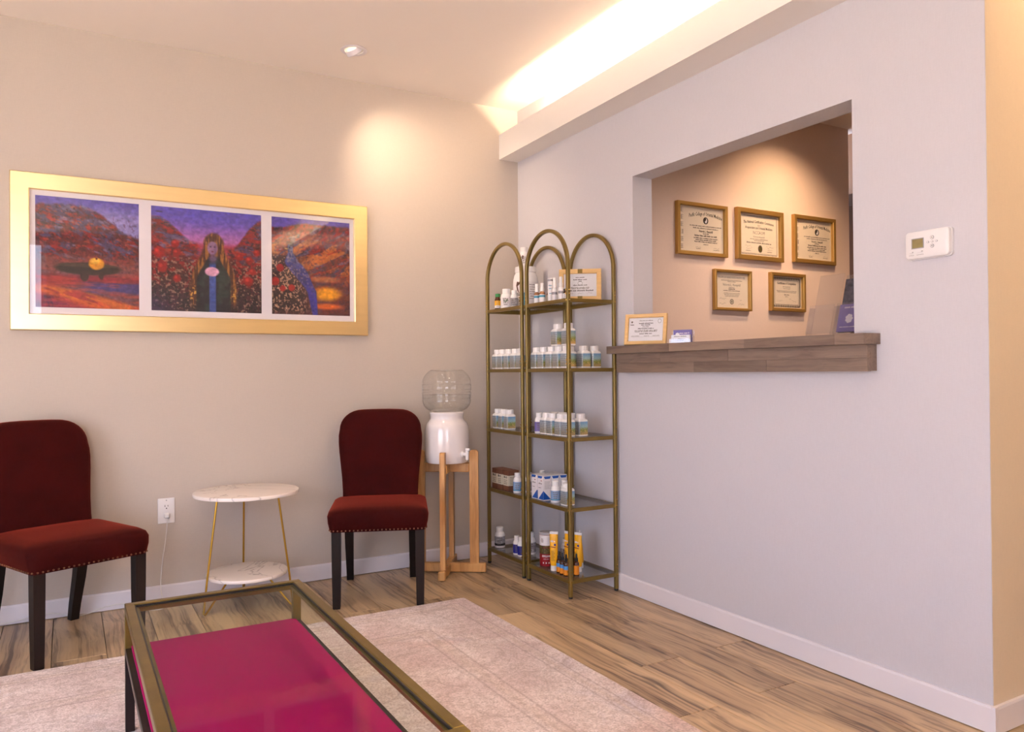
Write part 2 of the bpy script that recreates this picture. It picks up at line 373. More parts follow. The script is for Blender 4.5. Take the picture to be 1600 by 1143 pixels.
# ------------------------------------------------------------------ object helpers
def ob(name, bm, m, parent=None, loc=None, rz=None, smooth=False, kind=None, label=None):
    bmesh.ops.recalc_face_normals(bm, faces=bm.faces)
    me = bpy.data.meshes.new(name); bm.to_mesh(me); bm.free()
    if smooth:
        me.polygons.foreach_set('use_smooth', [True]*len(me.polygons))
        try: me.set_sharp_from_angle(angle=math.radians(40))
        except Exception: pass
    if m: me.materials.append(m)
    o = bpy.data.objects.new(name, me); COL.objects.link(o)
    if parent: o.parent = parent
    if loc: o.location = loc
    if rz is not None: o.rotation_euler = (0, 0, rz)
    if kind: o['kind'] = kind
    if label: o['label'] = label
    return o
def tag(o, label, cat, group=None):
    o['label'] = label; o['category'] = cat
    if group: o['group'] = group
    return o
def thing(name, label, cat, loc=(0, 0, 0), rot=(0, 0, 0), group=None):
    o = bpy.data.objects.new(name, None); COL.objects.link(o)
    o.empty_display_size = 0.1
    o.location = loc; o.rotation_euler = rot if not isinstance(rot, (int, float)) else (0, 0, rot)
    return tag(o, label, cat, group)
def struct(name, bm, m, **k):
    return ob(name, bm, m, kind='structure', **k)
KIDS = {}
def dup(root, loc, rot=None, label=None, group=None):
    r = root.copy(); COL.objects.link(r); r.location = loc
    if rot is not None: r.rotation_euler = rot if not isinstance(rot, (int, float)) else (0, 0, rot)
    if label: r['label'] = label
    if group: r['group'] = group
    for ch in list(root.children):
        c = ch.copy(); COL.objects.link(c); c.parent = r
        for g in list(ch.children):
            d = g.copy(); COL.objects.link(d); d.parent = c
    return r

def B(): return bmesh.new()
def box(bm, lo, hi, bev=0.0, mtx=None, seg=1):
    vs = [bm.verts.new((x, y, z)) for z in (lo[2], hi[2]) for y in (lo[1], hi[1]) for x in (lo[0], hi[0])]
    fs = [bm.faces.new([vs[i] for i in f]) for f in ((0, 2, 3, 1), (4, 5, 7, 6), (0, 1, 5, 4), (2, 6, 7, 3), (0, 4, 6, 2), (1, 3, 7, 5))]
    new = vs
    if bev:
        es = list({e for f in fs for e in f.edges})
        r = bmesh.ops.bevel(bm, geom=es, offset=bev, segments=seg, profile=0.5, affect='EDGES')
        new = list({v for f in r['faces'] for v in f.verts} | {v for v in vs if v.is_valid})
    if mtx: bmesh.ops.transform(bm, matrix=mtx, verts=new)
    return bm
def lathe(bm, prof, n=24, cx=0, cy=0, cap=True, ribs=None):
    rings = []
    for r, z in prof:
        ring = []
        for k in range(n):
            a = 2*PI*k/n; rr = r
            if ribs and ribs[0] <= z <= ribs[1] and k % 2: rr = r*ribs[2]
            ring.append(bm.verts.new((cx+rr*math.cos(a), cy+rr*math.sin(a), z)))
        rings.append(ring)
    for a, b in zip(rings, rings[1:]):
        for k in range(n): bm.faces.new((a[k], a[(k+1) % n], b[(k+1) % n], b[k]))
    if cap:
        bm.faces.new(rings[0][::-1]); bm.faces.new(rings[-1])
    return bm
def tube(bm, pts, r, n=8, closed=False, sq=None, cap=True):
    """sweep a round (or rounded-square, sq = half sizes) section along points"""
    P = [Vector(p) for p in pts]; rings = []; m = len(P)
    ref = None
    for i, p in enumerate(P):
        if closed: t = (P[(i+1) % m]-P[i-1]).normalized()
        else:
            t = (P[min(i+1, m-1)]-P[max(i-1, 0)]).normalized()
        if ref is None:
            ref = Vector((0, 0, 1)) if abs(t.z) < 0.9 else Vector((1, 0, 0))
        u = (ref - t*ref.dot(t)).normalized(); v = t.cross(u); ref = u
        ring = []
        if sq:
            a, b = sq; c = min(a, b)*0.35
            sec = [(a, b-c), (a-c, b), (c-a, b), (-a, b-c), (-a, c-b), (c-a, -b), (a-c, -b), (a, c-b)]
        else:
            sec = [(r*math.cos(2*PI*k/n), r*math.sin(2*PI*k/n)) for k in range(n)]
        for x, y in sec: ring.append(bm.verts.new(p + u*x + v*y))
        rings.append(ring)
    k_ = len(rings[0]); rng = range(m if closed else m-1)
    for i in rng:
        a, b = rings[i], rings[(i+1) % m]
        for k in range(k_): bm.faces.new((a[k], a[(k+1) % k_], b[(k+1) % k_], b[k]))
    if cap and not closed:
        bm.faces.new(rings[0][::-1]); bm.faces.new(rings[-1])
    return bm
def loft(bm, rings, cap=True):
    R_ = [[bm.verts.new(p) for p in ring] for ring in rings]; n = len(R_[0])
    for a, b in zip(R_, R_[1:]):
        for k in range(n): bm.faces.new((a[k], a[(k+1) % n], b[(k+1) % n], b[k]))
    if cap: bm.faces.new(R_[0][::-1]); bm.faces.new(R_[-1])
    return bm
def rrect(hx, hy, r, z, n=4):
    pts = []
    for cx, cy, a0 in ((hx-r, hy-r, 0), (r-hx, hy-r, PI/2), (r-hx, r-hy, PI), (hx-r, r-hy, 1.5*PI)):
        for k in range(n+1):
            a = a0 + PI/2*k/n; pts.append((cx+r*math.cos(a), cy+r*math.sin(a), z))
    return pts
def prism(bm, poly, axis, a, b):
    """extrude a 2D polygon (in the two other axes, cyclic order) from a to b along axis"""
    def P(q, t):
        c = [0, 0, 0]; o = [i for i in range(3) if i != axis]; c[o[0]], c[o[1]] = q; c[axis] = t; return c
    return loft(bm, [[P(q, a) for q in poly], [P(q, b) for q in poly]])
def disc(bm, cx, cz, r, y, n=16, rz=None):
    vs = [bm.verts.new((cx+r*math.cos(2*PI*k/n), y, cz+(rz or r)*math.sin(2*PI*k/n))) for k in range(n)]
    bm.faces.new(vs); return bm
def flat(bm, pts, y=0):
    bm.faces.new([bm.verts.new((x, y, z)) for x, z in pts]); return bm
def quad(bm, pts):
    bm.faces.new([bm.verts.new(p) for p in pts]); return bm
def bar(bm, a, b, w, h, up=(0, 0, 1)):
    """straight square bar from a to b"""
    a, b = Vector(a), Vector(b); t = (b-a).normalized(); u = Vector(up); u = (u-t*u.dot(t)).normalized(); v = t.cross(u)
    return loft(bm, [[p+v*x*w/2+u*y*h/2 for x, y in ((-1, -1), (1, -1), (1, 1), (-1, 1))] for p in (a, b)])

# lettering: flat mesh text in the XZ plane facing -Y
def text_into(bm, s, size, x=0, z=0, y=0, align='CENTER', width=None, shear=0.0, arch=0.0, bold=0.0, cyl=None):
    if s[0] == '~':      # print too small to read in the photograph: rows of letter-like strokes, no words
        rr = random.Random(hash(len(s)*31+int(abs(z)*1e5)) & 0xffff); W_ = width or len(s)*size*0.42
        p = -W_/2 if align == 'CENTER' else 0.0; end = p+W_; wl = rr.randint(3, 8)
        while p < end:
            lw = size*rr.uniform(0.22, 0.42); h0, h1 = -size*0.24, size*rr.choice((0.22, 0.24, 0.26, 0.42))
            pts = [(p, h0), (min(p+lw, end), h0), (min(p+lw, end), h1), (p, h1)]
            if cyl: vs = [bm.verts.new((cyl[0]*math.cos(cyl[1]+(a+x)/cyl[0]), cyl[0]*math.sin(cyl[1]+(a+x)/cyl[0]), z+b)) for a, b in pts]
            else: vs = [bm.verts.new((x+a, y, z+b)) for a, b in pts]
            bm.faces.new(vs); p += lw*(1.28 if bold else 1.5); wl -= 1
            if wl <= 0: p += size*0.3; wl = rr.randint(2, 9)
        return bm
    cu = bpy.data.curves.new('lettering_curve', 'FONT'); cu.body = s; cu.size = size; cu.align_x = align; cu.align_y = 'CENTER'
    cu.resolution_u = 1; cu.shear = shear; cu.offset = bold
    o = bpy.data.objects.new('lettering_tmp', cu); COL.objects.link(o)
    me = bpy.data.meshes.new_from_object(o)
    bpy.data.objects.remove(o); bpy.data.curves.remove(cu)
    n = len(me.vertices)
    if n == 0: bpy.data.meshes.remove(me); return bm
    co = np.empty(n*3); me.vertices.foreach_get('co', co); co = co.reshape(-1, 3)
    if width:
        w = co[:, 0].max()-co[:, 0].min()
        c0 = (co[:, 0].max()+co[:, 0].min())/2 if align == 'CENTER' else co[:, 0].min()
        co[:, 0] = (co[:, 0]-c0)*(width/max(w, 1e-6)) + (0 if align == 'CENTER' else c0)
    zz = co[:, 1].copy()
    if arch: zz = zz - arch*(co[:, 0]/(abs(co[:, 0]).max()+1e-6))**2
    vs = []
    for i in range(n):
        if cyl:   # wrap round a vertical cylinder: (radius, centre angle)
            a = cyl[1] + (co[i, 0]+x)/cyl[0]
            vs.append(bm.verts.new((cyl[0]*math.cos(a), cyl[0]*math.sin(a), z+zz[i])))
        else:
            vs.append(bm.verts.new((x+co[i, 0], y, z+zz[i])))
    for p in me.polygons:
        try: bm.faces.new([vs[i] for i in p.vertices])
        except ValueError: pass
    bpy.data.meshes.remove(me)
    return bm

# ================================================================== the room
XL, XR, YB, YF, CH = -2.2, 2.405, 4.08, -2.0, 2.70
TW = 0.12
fl = struct('floor', box(B(), (XL-TW, YF-TW, -0.10), (4.75, YB+TW, -0.012)), M['floor_base'])
# planks run along Y, 0.19 wide, 1.19 long, joints staggered row by row
PW, PL = 0.19, 1.19
def plank_bm(w, l):
    b, t, c = -0.012, 0.0, 0.0012
    bm = B(); h = w/2-0.0012; k = l/2-0.0012
    return loft(bm, [[(-h, -k, b), (h, -k, b), (h, k, b), (-h, k, b)], [(-h, -k, t-c), (h, -k, t-c), (h, k, t-c), (-h, k, t-c)],
                     [(-h+c, -k+c, t), (h-c, -k+c, t), (h-c, k-c, t), (-h+c, k-c, t)]])
row = 0
x = 0.133 - PW*13
while x < 2.60:
    x0, x1 = max(x, XL), min(x+PW, 2.60); jj = round((x-0.133)/PW)
    if x1-x0 > 0.02:
        y = (2.257 if jj % 2 else 1.866) - PL*5
        while y < YB:
            y0, y1 = max(y, YF), min(y+PL, YB)
            if y1-y0 > 0.02 and y1 > -0.3:
                if x1 > XR and y1 > 1.3:   # beside the partition
                    if y0 < 1.25: ob('plank', plank_bm(x1-x0, 1.295-y0), M['plank'], fl, ((x0+x1)/2, (y0+1.295)/2, 0))
                    if x0 < XR-0.03:
                        ya = max(y0, 1.295); ob('plank', plank_bm(XR-x0, y1-ya), M['plank'], fl, ((x0+XR)/2, (ya+y1)/2, 0))
                else:
                    ob('plank', plank_bm(x1-x0, y1-y0), M['plank'], fl, ((x0+x1)/2, (y0+y1)/2, 0))
            y += PL
    x += PW

# unseen ground slab outside, added to bounce warm sunlight onto the ceiling
b = B(); box(b, (-14, -16, -0.25), (XL-TW, 10, -0.15)); box(b, (XL-TW, -16, -0.25), (12, YF-TW, -0.15))
struct('bounce_pavement', b, mat('pale_concrete', lin(204, 192, 178), 0.8, noise=0.1, nscale=3))
struct('ceiling', box(B(), (XL-TW, YF-TW, CH), (4.75, YB+TW, CH+0.1)), M['ceiling'])
struct('wall_back', box(B(), (XL-TW, YB, -0.1), (XR+TW, YB+TW, CH)), M['wall_beige'])
bm = B(); OY0, OY1, OZ0, OZ1 = 1.752, 2.972, 1.183, 2.052
box(bm, (XR, 1.295, 0), (XR+TW, YB, OZ0)); box(bm, (XR, 1.295, OZ1), (XR+TW, YB, CH))
box(bm, (XR, OY1, OZ0), (XR+TW, YB, OZ1)); box(bm, (XR, 1.295, OZ0), (XR+TW, OY0, OZ1))
struct('wall_right', bm, M['wall_white'])
struct('wall_hall', box(B(), (XR+TW, 1.295, 0), (4.63, 1.415, CH)), M['wall_hall'])
struct('trim_4', box(B(), (XR+0.001, 1.2935, 0.085), (XR+TW+0.01, 1.2945, CH)), M['wall_hall'])
struct('wall_hall_end', box(B(), (4.63, YF, 0), (4.75, 1.295, CH)), M['wall_hall'])
struct('wall_office', box(B(), (XR+TW, 3.33, 0), (4.53, 3.45, CH)), M['wall_office'])
struct('wall_office_end', box(B(), (4.63, 1.415, 0), (4.75, 4.08, CH)), M['brown_wall'])
bm = B(); box(bm, (4.585, 2.5, 0), (4.63, 3.45, 2.28)); box(bm, (4.57, 2.58, 0.02), (4.585, 3.40, 2.2), 0.004)
struct('door_1', bm, M['brown_paint'])
# left and front walls carry the storefront windows
bm = B()
box(bm, (XL-TW, YF-TW, 0), (XL, -0.25, CH)); box(bm, (XL-TW, 2.45, 0), (XL, YB, CH))
box(bm, (XL-TW, -0.25, 0), (XL, 2.45, 0.15)); box(bm, (XL-TW, -0.25, 2.22), (XL, 2.45, CH))
struct('wall_left', bm, M['wall_beige'])
bm = B()
box(bm, (XL, YF-TW, 0), (-1.9, YF, CH)); box(bm, (-0.2, YF-TW, 0), (4.75, YF, CH))
box(bm, (-1.9, YF-TW, 0), (-0.2, YF, 0.15)); box(bm, (-1.9, YF-TW, 2.62), (-0.2, YF, CH))
struct('wall_front', bm, M['wall_beige'])
def window(name, horiz, lo, hi, z0, z1, at, n):
    bm = B()
    def bx(a, b, za, zb):
        if horiz: box(bm, (a, at-0.03, za), (b, at+0.03, zb))
        else: box(bm, (at-0.03, a, za), (at+0.03, b, zb))
    bx(lo, hi, z0, z0+0.05); bx(lo, hi, z1-0.05, z1); bx(lo, lo+0.05, z0+.05, z1-.05); bx(hi-0.05, hi, z0+.05, z1-.05)
    for k in range(1, n):
        c = lo+(hi-lo)*k/n; bx(c-0.025, c+0.025, z0+.05, z1-.05)
    w = struct(name, bm, M['trim']); pb = B()
    if horiz: box(pb, (lo+.05, at-0.003, z0+.05), (hi-.05, at+0.003, z1-.05))
    else: box(pb, (at-0.003, lo+.05, z0+.05), (at+0.003, hi-.05, z1-.05))
    ob('pane', pb, M['glass_win'], w)
window('window_1', False, -0.25, 2.45, 0.15, 2.22, XL-0.06, 2)
window('window_2', True, -1.9, -0.2, 0.15, 2.62, YF-0.06, 2)

# baseboards: flat board with a small eased top edge
def bb(name, pts, m):
    b = B(); loft(b, pts); struct(name, b, m)
def prof(base, out, along0, along1, ax):
    """board against a wall: ax = axis of its run; out = +-1 thickness direction on the other axis"""
    sec = [(0, 0.0035), (0.012, 0.0035), (0.012, 0.078), (0.009, 0.085), (0, 0.085)]
    r = []
    for a in (along0, along1):
        r.append([((a, base+out*d, z) if ax == 0 else (base+out*d, a, z)) for d, z in sec])
    return r
bb('baseboard_back', prof(YB, -1, XL, XR, 0), M['trim'])
bb('baseboard_right', prof(XR, -1, 1.283, YB-0.012, 1), M['trim'])
bb('baseboard_hall', prof(1.2935, -1, XR, 4.63, 0), M['trim'])
struct('trim_3', box(B(), (XR-0.0135, 1.2815, 0.0), (XR-0.0005, 1.2945, 0.0855)), M['trim'])

# cove over the right wall: an open trough (face board + floor) with a warm light strip inside
b = B()
pr = lambda y, dx, dz: [(XR, y, 2.385+dz), (2.275-dx, y, 2.385+dz), (2.275-dx, y, 2.535+dz*1.3), (2.290-dx, y, 2.535+dz*1.3), (2.290-dx, y, 2.405+dz), (XR, y, 2.405+dz)]
loft(b, [pr(YB, 0, 0), pr(1.295, 0.055, 0.028), pr(YF, 0.055, 0.028)]); struct('trim_1', b, M['soffit'])
b = B(); box(b, (2.305, -1.8, 2.4545), (2.385, 3.58, 2.460)); led = thing('led_strip', 'warm light strip lying in the cove trough above the right wall', 'light strip', (0, 0, 0))
ob('glowing_strip', b, M['led'], led)
ob('channel', box(B(), (2.300, -1.8, 2.4345), (2.390, 3.60, 2.4543)), M['white_plastic'], led)

# ------------------------------------------------------------------ recessed downlights
def downlight(loc, d, power, label, tilt=True, seen=False):
    t = thing('recessed_downlight', label, 'ceiling light', (loc[0], loc[1], CH), group='recessed ceiling downlights')
    rb = B(); lathe(rb, [(0.052, 0.0), (0.064, -0.001), (0.066, -0.004), (0.060, -0.007), (0.046, -0.005), (0.046, 0.0)], 28, cap=False)
    ob('trim_ring', rb, M['trim'], t, smooth=True)
    v = Vector(d).normalized(); q = v.to_track_quat('-Z', 'Y')
    e = B(); lathe(e, [(0.044, 0.012), (0.044, -0.012), (0.040, -0.016), (0.036, -0.012), (0.034, -0.004)], 24, cap=False)
    bmesh.ops.transform(e, matrix=q.to_matrix().to_4x4(), verts=e.verts); ob('gimbal', e, M['trim'], t, smooth=True)
    e = B(); lathe(e, [(0.0342, -0.004), (0.034, -0.006), (0.001, -0.008)], 20)
    bmesh.ops.transform(e, matrix=q.to_matrix().to_4x4(), verts=e.verts); ob('lamp', e, M['lamp'], t)
    p = Vector((loc[0], loc[1], CH)) + v*0.03
    spot('downlight_beam', p, d, power, WARM2, 88, 1.0, 0.05)
DLAB = [None, 'white gimbal downlight in the ceiling in front of the left velvet chair', 'white gimbal downlight in the ceiling over the far end of the coffee table',
        'white gimbal downlight in the ceiling nearest the left storefront window', 'white gimbal downlight in the ceiling over the near end of the coffee table', 'white gimbal downlight in the ceiling nearest the cove']
for i, (loc, d, pw) in enumerate(DOWN):
    downlight((loc[0], loc[1]), d, pw, 'white gimbal downlight recessed in the ceiling above the framed painting' if i == 0 else DLAB[i])
# the office's and the hall's lamps, one of them an added office fill
def lamp_can(x, y, d, pw, col, ang, label):
    t = thing('office_downlight', label, 'ceiling light', (x, y, CH))
    rb = B(); lathe(rb, [(0.050, 0.0), (0.062, -0.001), (0.064, -0.004), (0.044, -0.005), (0.044, 0.0)], 24, cap=False)
    ob('trim_ring', rb, M['trim'], t, smooth=True)
    e = B(); lathe(e, [(0.042, -0.001), (0.040, -0.003)], 20); ob('lamp', e, M['lamp'], t)
    spot('can_beam', (x, y, CH-0.012), d, pw, col, ang, 0.95, 0.035)
lamp_can(3.83, 2.76, (0.0, 0.42, -1), 85, (1.0, 0.66, 0.38), 104, 'warm downlight in the office ceiling above the hanging certificates')
lamp_can(3.45, 2.2, (-0.05, 0.2, -1), 98, (1.0, 0.80, 0.68), 125, 'added warm fill light in the middle of the office ceiling')  # fill lamp, added to brighten the office wall evenly
lamp_can(3.2, 0.4, (0, 0.3, -1), 30, WARM, 130, 'warm downlight in the hall ceiling beyond the wall end')

# ================================================================== big furniture
# ---- rug
bm = B(); bmesh.ops.create_grid(bm, x_segments=60, y_segments=48, size=1)
for v in bm.verts:
    v.co = Vector((v.co.x*1.78, v.co.y*1.395, 0.009 + 0.0008*math.sin(v.co.x*37)*math.sin(v.co.y*29)))
ext = bmesh.ops.extrude_edge_only(bm, edges=[e for e in bm.edges if e.is_boundary])
for v in ext['geom']:
    if isinstance(v, bmesh.types.BMVert): v.co.z = 0.0005
rug = ob('area_rug', bm, M['rug'], loc=(1.66-1.78, 3.362-1.395, 0), smooth=True)
tag(rug, 'faded pink and beige area rug on the plank floor under the glass coffee table', 'rug')

# ---- glass coffee table
TX0, TX1, TY0, TY1, TH = 0.150, 0.685, 1.36, 2.660, 0.397
tb = thing('coffee_table', 'brass framed glass coffee table with a magenta lower shelf, standing on the rug', 'coffee table', ((TX0+TX1)/2, (TY0+TY1)/2, 0.0095))
hx, hy, t_ = (TX1-TX0)/2, (TY1-TY0)/2, 0.026; TZ = TH-0.0095
b = B()
for s in (-1, 1):
    box(b, (-hx, s*hy-(t_ if s > 0 else 0), TZ-t_), (hx, s*hy+(t_ if s < 0 else 0), TZ), 0.002)
    box(b, (s*hx-(t_ if s > 0 else 0), -hy+t_, TZ-t_), (s*hx+(t_ if s < 0 else 0), hy-t_, TZ), 0.002)
ob('top_frame', b, M['table_brass'], tb)
b = B()   # inner ledge that carries the pane
for s in (-1, 1):
    box(b, (-hx+t_, s*(hy-t_)-(0.012 if s > 0 else 0), TZ-0.018), (hx-t_, s*(hy-t_)+(0.012 if s < 0 else 0), TZ-0.009))
    box(b, (s*(hx-t_)-(0.012 if s > 0 else 0), -hy+t_+.012, TZ-0.018), (s*(hx-t_)+(0.012 if s < 0 else 0), hy-t_-.012, TZ-0.009))
ob('glass_ledge', b, M['table_brass'], tb)
b = B()  # black strip stands in for the shade in the gap round the glass
for s in (-1, 1):
    box(b, (-hx+t_, s*(hy-t_)-(0.0035 if s > 0 else 0), TZ-0.0088), (hx-t_, s*(hy-t_)+(0.0035 if s < 0 else 0), TZ-0.003))
    box(b, (s*(hx-t_)-(0.0035 if s > 0 else 0), -hy+t_+.0035, TZ-0.0088), (s*(hx-t_)+(0.0035 if s < 0 else 0), hy-t_-.0035, TZ-0.003))
ob('dark_gap', b, M['black_plastic'], tb)
ob('glass_top', box(B(), (-hx+t_+.004, -hy+t_+.004, TZ-0.0088), (hx-t_-.004, hy-t_-.004, TZ-0.003)), M['glass_table'], tb)
for sx in (-1, 1):
    for sy in (-1, 1):
        x0, y0 = sx*(hx-t_/2), sy*(hy-t_/2)
        ob('leg', box(B(), (x0-t_/2, y0-t_/2, 0.236), (x0+t_/2, y0+t_/2, TZ-t_), 0.0015), M['table_brass'], tb)
        ob('leg', box(B(), (x0-t_/2, y0-t_/2, 0.0), (x0+t_/2, y0+t_/2, 0.236), 0.0015), M['table_dark'], tb, label='dark lower leg')  # same leg, set in a darker colour below the shelf
b = B(); PZ = 0.256
for s in (-1, 1):
    box(b, (-hx+t_, s*hy-(t_ if s > 0 else 0), PZ-0.02), (hx-t_, s*hy+(t_ if s < 0 else 0), PZ), 0.0015)
    box(b, (s*hx-(t_ if s > 0 else 0), -hy+t_, PZ-0.02), (s*hx+(t_ if s < 0 else 0), hy-t_, PZ), 0.0015)
ob('shelf_frame', b, M['table_dark'], tb)
ob('shelf_panel', box(B(), (-hx+0.017, -hy+0.017, PZ+0.0003), (hx-0.017, hy-0.017, PZ+0.006), 0.001), M['magenta'], tb, label='glossy magenta lower shelf panel')

# ---- dining chairs
def make_chair(label):
    c = thing('dining_chair', label, 'chair', group='red velvet dining chairs by the picture wall')
    # seat cushion: narrower hem, swelling sides, crowned top
    def ring(z, sx, sy, y0=0.0, r=0.05): return [(x, y+y0, zz) for x, y, zz in rrect(sx, sy, r, z, 5)]
    yc = -0.035
    rings = [ring(0.358, 0.222, 0.226, yc, .024), ring(0.366, 0.225, 0.229, yc, .026), ring(0.40, 0.233, 0.236, yc, .034), ring(0.43, 0.236, 0.238, yc, .042),
             ring(0.448, 0.231, 0.233, yc, 0.055), ring(0.459, 0.214, 0.216, yc, 0.06), ring(0.467, 0.17, 0.17, yc, 0.07), ring(0.470, 0.08, 0.08, yc, 0.05)]
    ob('seat', loft(B(), rings), M['velvet'], c, smooth=True)
    # balloon back: outline swept to a padded slab that leans backwards
    def outline(inset):
        pts = []
        W_ = [(0.0, 0.193), (0.06, 0.194), (0.13, 0.199), (0.20, 0.207), (0.26, 0.2145), (0.31, 0.2185), (0.345, 0.2185), (0.375, 0.214)]
        side = [(w-inset, h) for h, w in W_]
        top = []
        for k in range(1, 9):
            a = PI/2*k/8
            top.append((0.090 + 0.124*math.cos(a)**0.9 - inset*math.cos(a), 0.375 + (0.104-inset)*math.sin(a)))
        side += top
        side += [(0.045, 0.4805-inset)]
        pts = side + [(-x, z) for x, z in reversed(side)]
        return pts
    def put(pts, d):
        res = []
        for x, h in pts:
            z = 0.425+h; y = 0.135 + 0.26*h*0.98 - 0.06*h*h + d
            res.append((x, y + 0.09*x*x*-1, z))
        return res
    bk = B()
    loft(bk, [put(outline(0.055), -0.012), put(outline(0.022), -0.006), put(outline(0.006), 0.006), put(outline(0.0), 0.020), put(outline(0.0), 0.045), put(outline(0.006), 0.058), put(outline(0.03), 0.064)])
    ob('backrest', bk, M['velvet'], c, smooth=True)
    # legs: straight tapered in front, raked behind
    for s in (-1, 1):
        x0 = s*0.194
        def lr(x, y, z, h): return [(x-h, y-h, z), (x+h, y-h, z), (x+h, y+h, z), (x-h, y+h, z)]
        ob('leg', loft(B(), [lr(x0, -0.234, 0.0, 0.0165), lr(x0, -0.234, 0.004, 0.0175), lr(x0, -0.234, 0.20, 0.0205), lr(x0, -0.2345, 0.358, 0.0215)]), M['dark_wood'], c)
        x1 = s*0.166
        ob('leg', loft(B(), [lr(x1, 0.278, 0.0, 0.0175), lr(x1, 0.262, 0.07, 0.0185), lr(x1, 0.222, 0.20, 0.021), lr(x1, 0.185, 0.358, 0.023), lr(x1, 0.18, 0.44, 0.022)]), M['dark_wood'], c)
    nb = B()
    path = rrect(0.2262, 0.2305, 0.027, 0.366, 5); L_ = []
    for a, q in zip(path, path[1:]+path[:1]):
        a, q = Vector(a), Vector(q); L_.append((a, q, (q-a).length))
    tot = sum(l for _, _, l in L_); n = 96; 
    for k in range(n):
        d = tot*k/n
        for a, q, l in L_:
            if d <= l: p = a.lerp(q, d/l if l else 0); break
            d -= l
        if p.y > 0.19: continue
        m_ = Matrix.Translation((p.x, p.y+yc, p.z))
        bmesh.ops.create_icosphere(nb, subdivisions=1, radius=0.0042, matrix=m_)
    ob('nailhead_trim', nb, M['bronze_nail'], c, kind='stuff', label='row of small bronze nailheads')
    return c
ch1 = make_chair('rust red velvet dining chair beside the wooden water stand')
ch1.location = (1.356, 3.690, 0); ch1.rotation_euler = (0, 0, math.radians(-22))
dup(ch1, (-0.019, 3.697, 0), math.radians(24), 'rust red velvet dining chair left of the wall outlet, cut by the left edge')

# ---- marble side table
st = thing('side_table', 'small round two tier marble side table on gold hairpin legs against the wall', 'table', (0.738, 3.815, 0))
ob('table_top', lathe(B(), [(0.233, 0.529), (0.239, 0.531), (0.24, 0.535), (0.24, 0.543), (0.238, 0.546), (0.233, 0.547)], 56), M['marble'], st, smooth=True)
ob('lower_shelf', lathe(B(), [(0.178, 0.148), (0.184, 0.150), (0.185, 0.153), (0.185, 0.161), (0.183, 0.164), (0.178, 0.165)], 56), M['marble'], st, smooth=True)
for a in (200, 328, 84):
    a = math.radians(a); u = Vector((math.cos(a), math.sin(a), 0)); k = Vector((0, 0, 1))
    pts = [u*0.150+k*0.5295, u*0.202+k*0.157, u*0.217+k*0.03, u*0.219+k*0.012, u*0.213+k*0.006, u*0.203+k*0.014, u*0.09+k*0.147]
    ob('leg', tube(B(), pts, 0.0048, 8), M['gold_leg'], st, smooth=True)

# ---- wall outlet and cord
ot = thing('wall_outlet', 'white wall outlet with a cord plugged in, left of the side table', 'outlet', (0.4135, YB, 0.441))
ob('cover_plate', box(B(), (-0.038, -0.006, -0.061), (0.038, 0, 0.061), 0.003), M['white_plastic'], ot)
for dz in (0.021, -0.021):
    so = ob('socket', loft(B(), [[(x, -0.006, y+dz) for x, y, _ in rrect(0.0165, 0.0145, 0.008, 0)], [(x, -0.0085, y+dz) for x, y, _ in rrect(0.0165, 0.0145, 0.008, 0)]]), M['white_plastic'], ot)
    hb = B()
    for xx, hh in ((-0.0065, 0.0045), (0.0065, 0.0035)): box(hb, (xx-0.0012, -0.0090, dz+0.003-hh), (xx+0.0012, -0.0086, dz+0.003+hh))
    disc(hb, 0, dz-0.0085, 0.0028, -0.0088, 10)
    ob('slot', hb, M['black_plastic'], so)
ob('screw', lathe(B(), [(0.003, 0), (0.0025, 0.001)], 10), M['grey_plastic'], ot, (0, -0.006, 0.0505)).rotation_euler = (PI/2, 0, 0)
cd = thing('power_cord', 'thin white cord hanging from the wall outlet and running along the baseboard', 'cord', (0, 0, 0))
P_ = [(0.411, 4.055, 0.415), (0.413, 4.045, 0.395), (0.412, 4.048, 0.36), (0.405, 4.052, 0.29), (0.394, 4.05, 0.22), (0.385, 4.045, 0.13), (0.383, 4.03, 0.08), (0.388, 4.0, 0.03), (0.39, 3.975, 0.006),
      (0.372, 3.955, 0.004), (0.335, 3.965, 0.004), (0.31, 3.995, 0.006), (0.27, 4.02, 0.02), (0.21, 4.043, 0.032), (0.13, 4.053, 0.022), (0.08, 4.045, 0.008), (0.02, 4.03, 0.01), (-0.06, 4.05, 0.03), (-0.12, 4.052, 0.028), (-0.3, 4.05, 0.012), (-0.7, 4.05, 0.006)]
def smooth_path(P, n=5):
    P = [Vector(p) for p in P]; out = []
    for i in range(len(P)-1):
        p0, p1, p2, p3 = P[max(i-1, 0)], P[i], P[i+1], P[min(i+2, len(P)-1)]
        for k in range(n):
            t = k/n; out.append(0.5*((2*p1)+(p2-p0)*t+(2*p0-5*p1+4*p2-p3)*t*t+(3*p1-p0-3*p2+p3)*t**3))
    return out+[P[-1]]
ob('wire', tube(B(), smooth_path(P_), 0.0022, 6), M['cord'], cd, smooth=True)
ob('plug', box(B(), (0.400, 4.045, 0.409), (0.424, 4.0705, 0.433), 0.004), M['white_plastic'], cd)

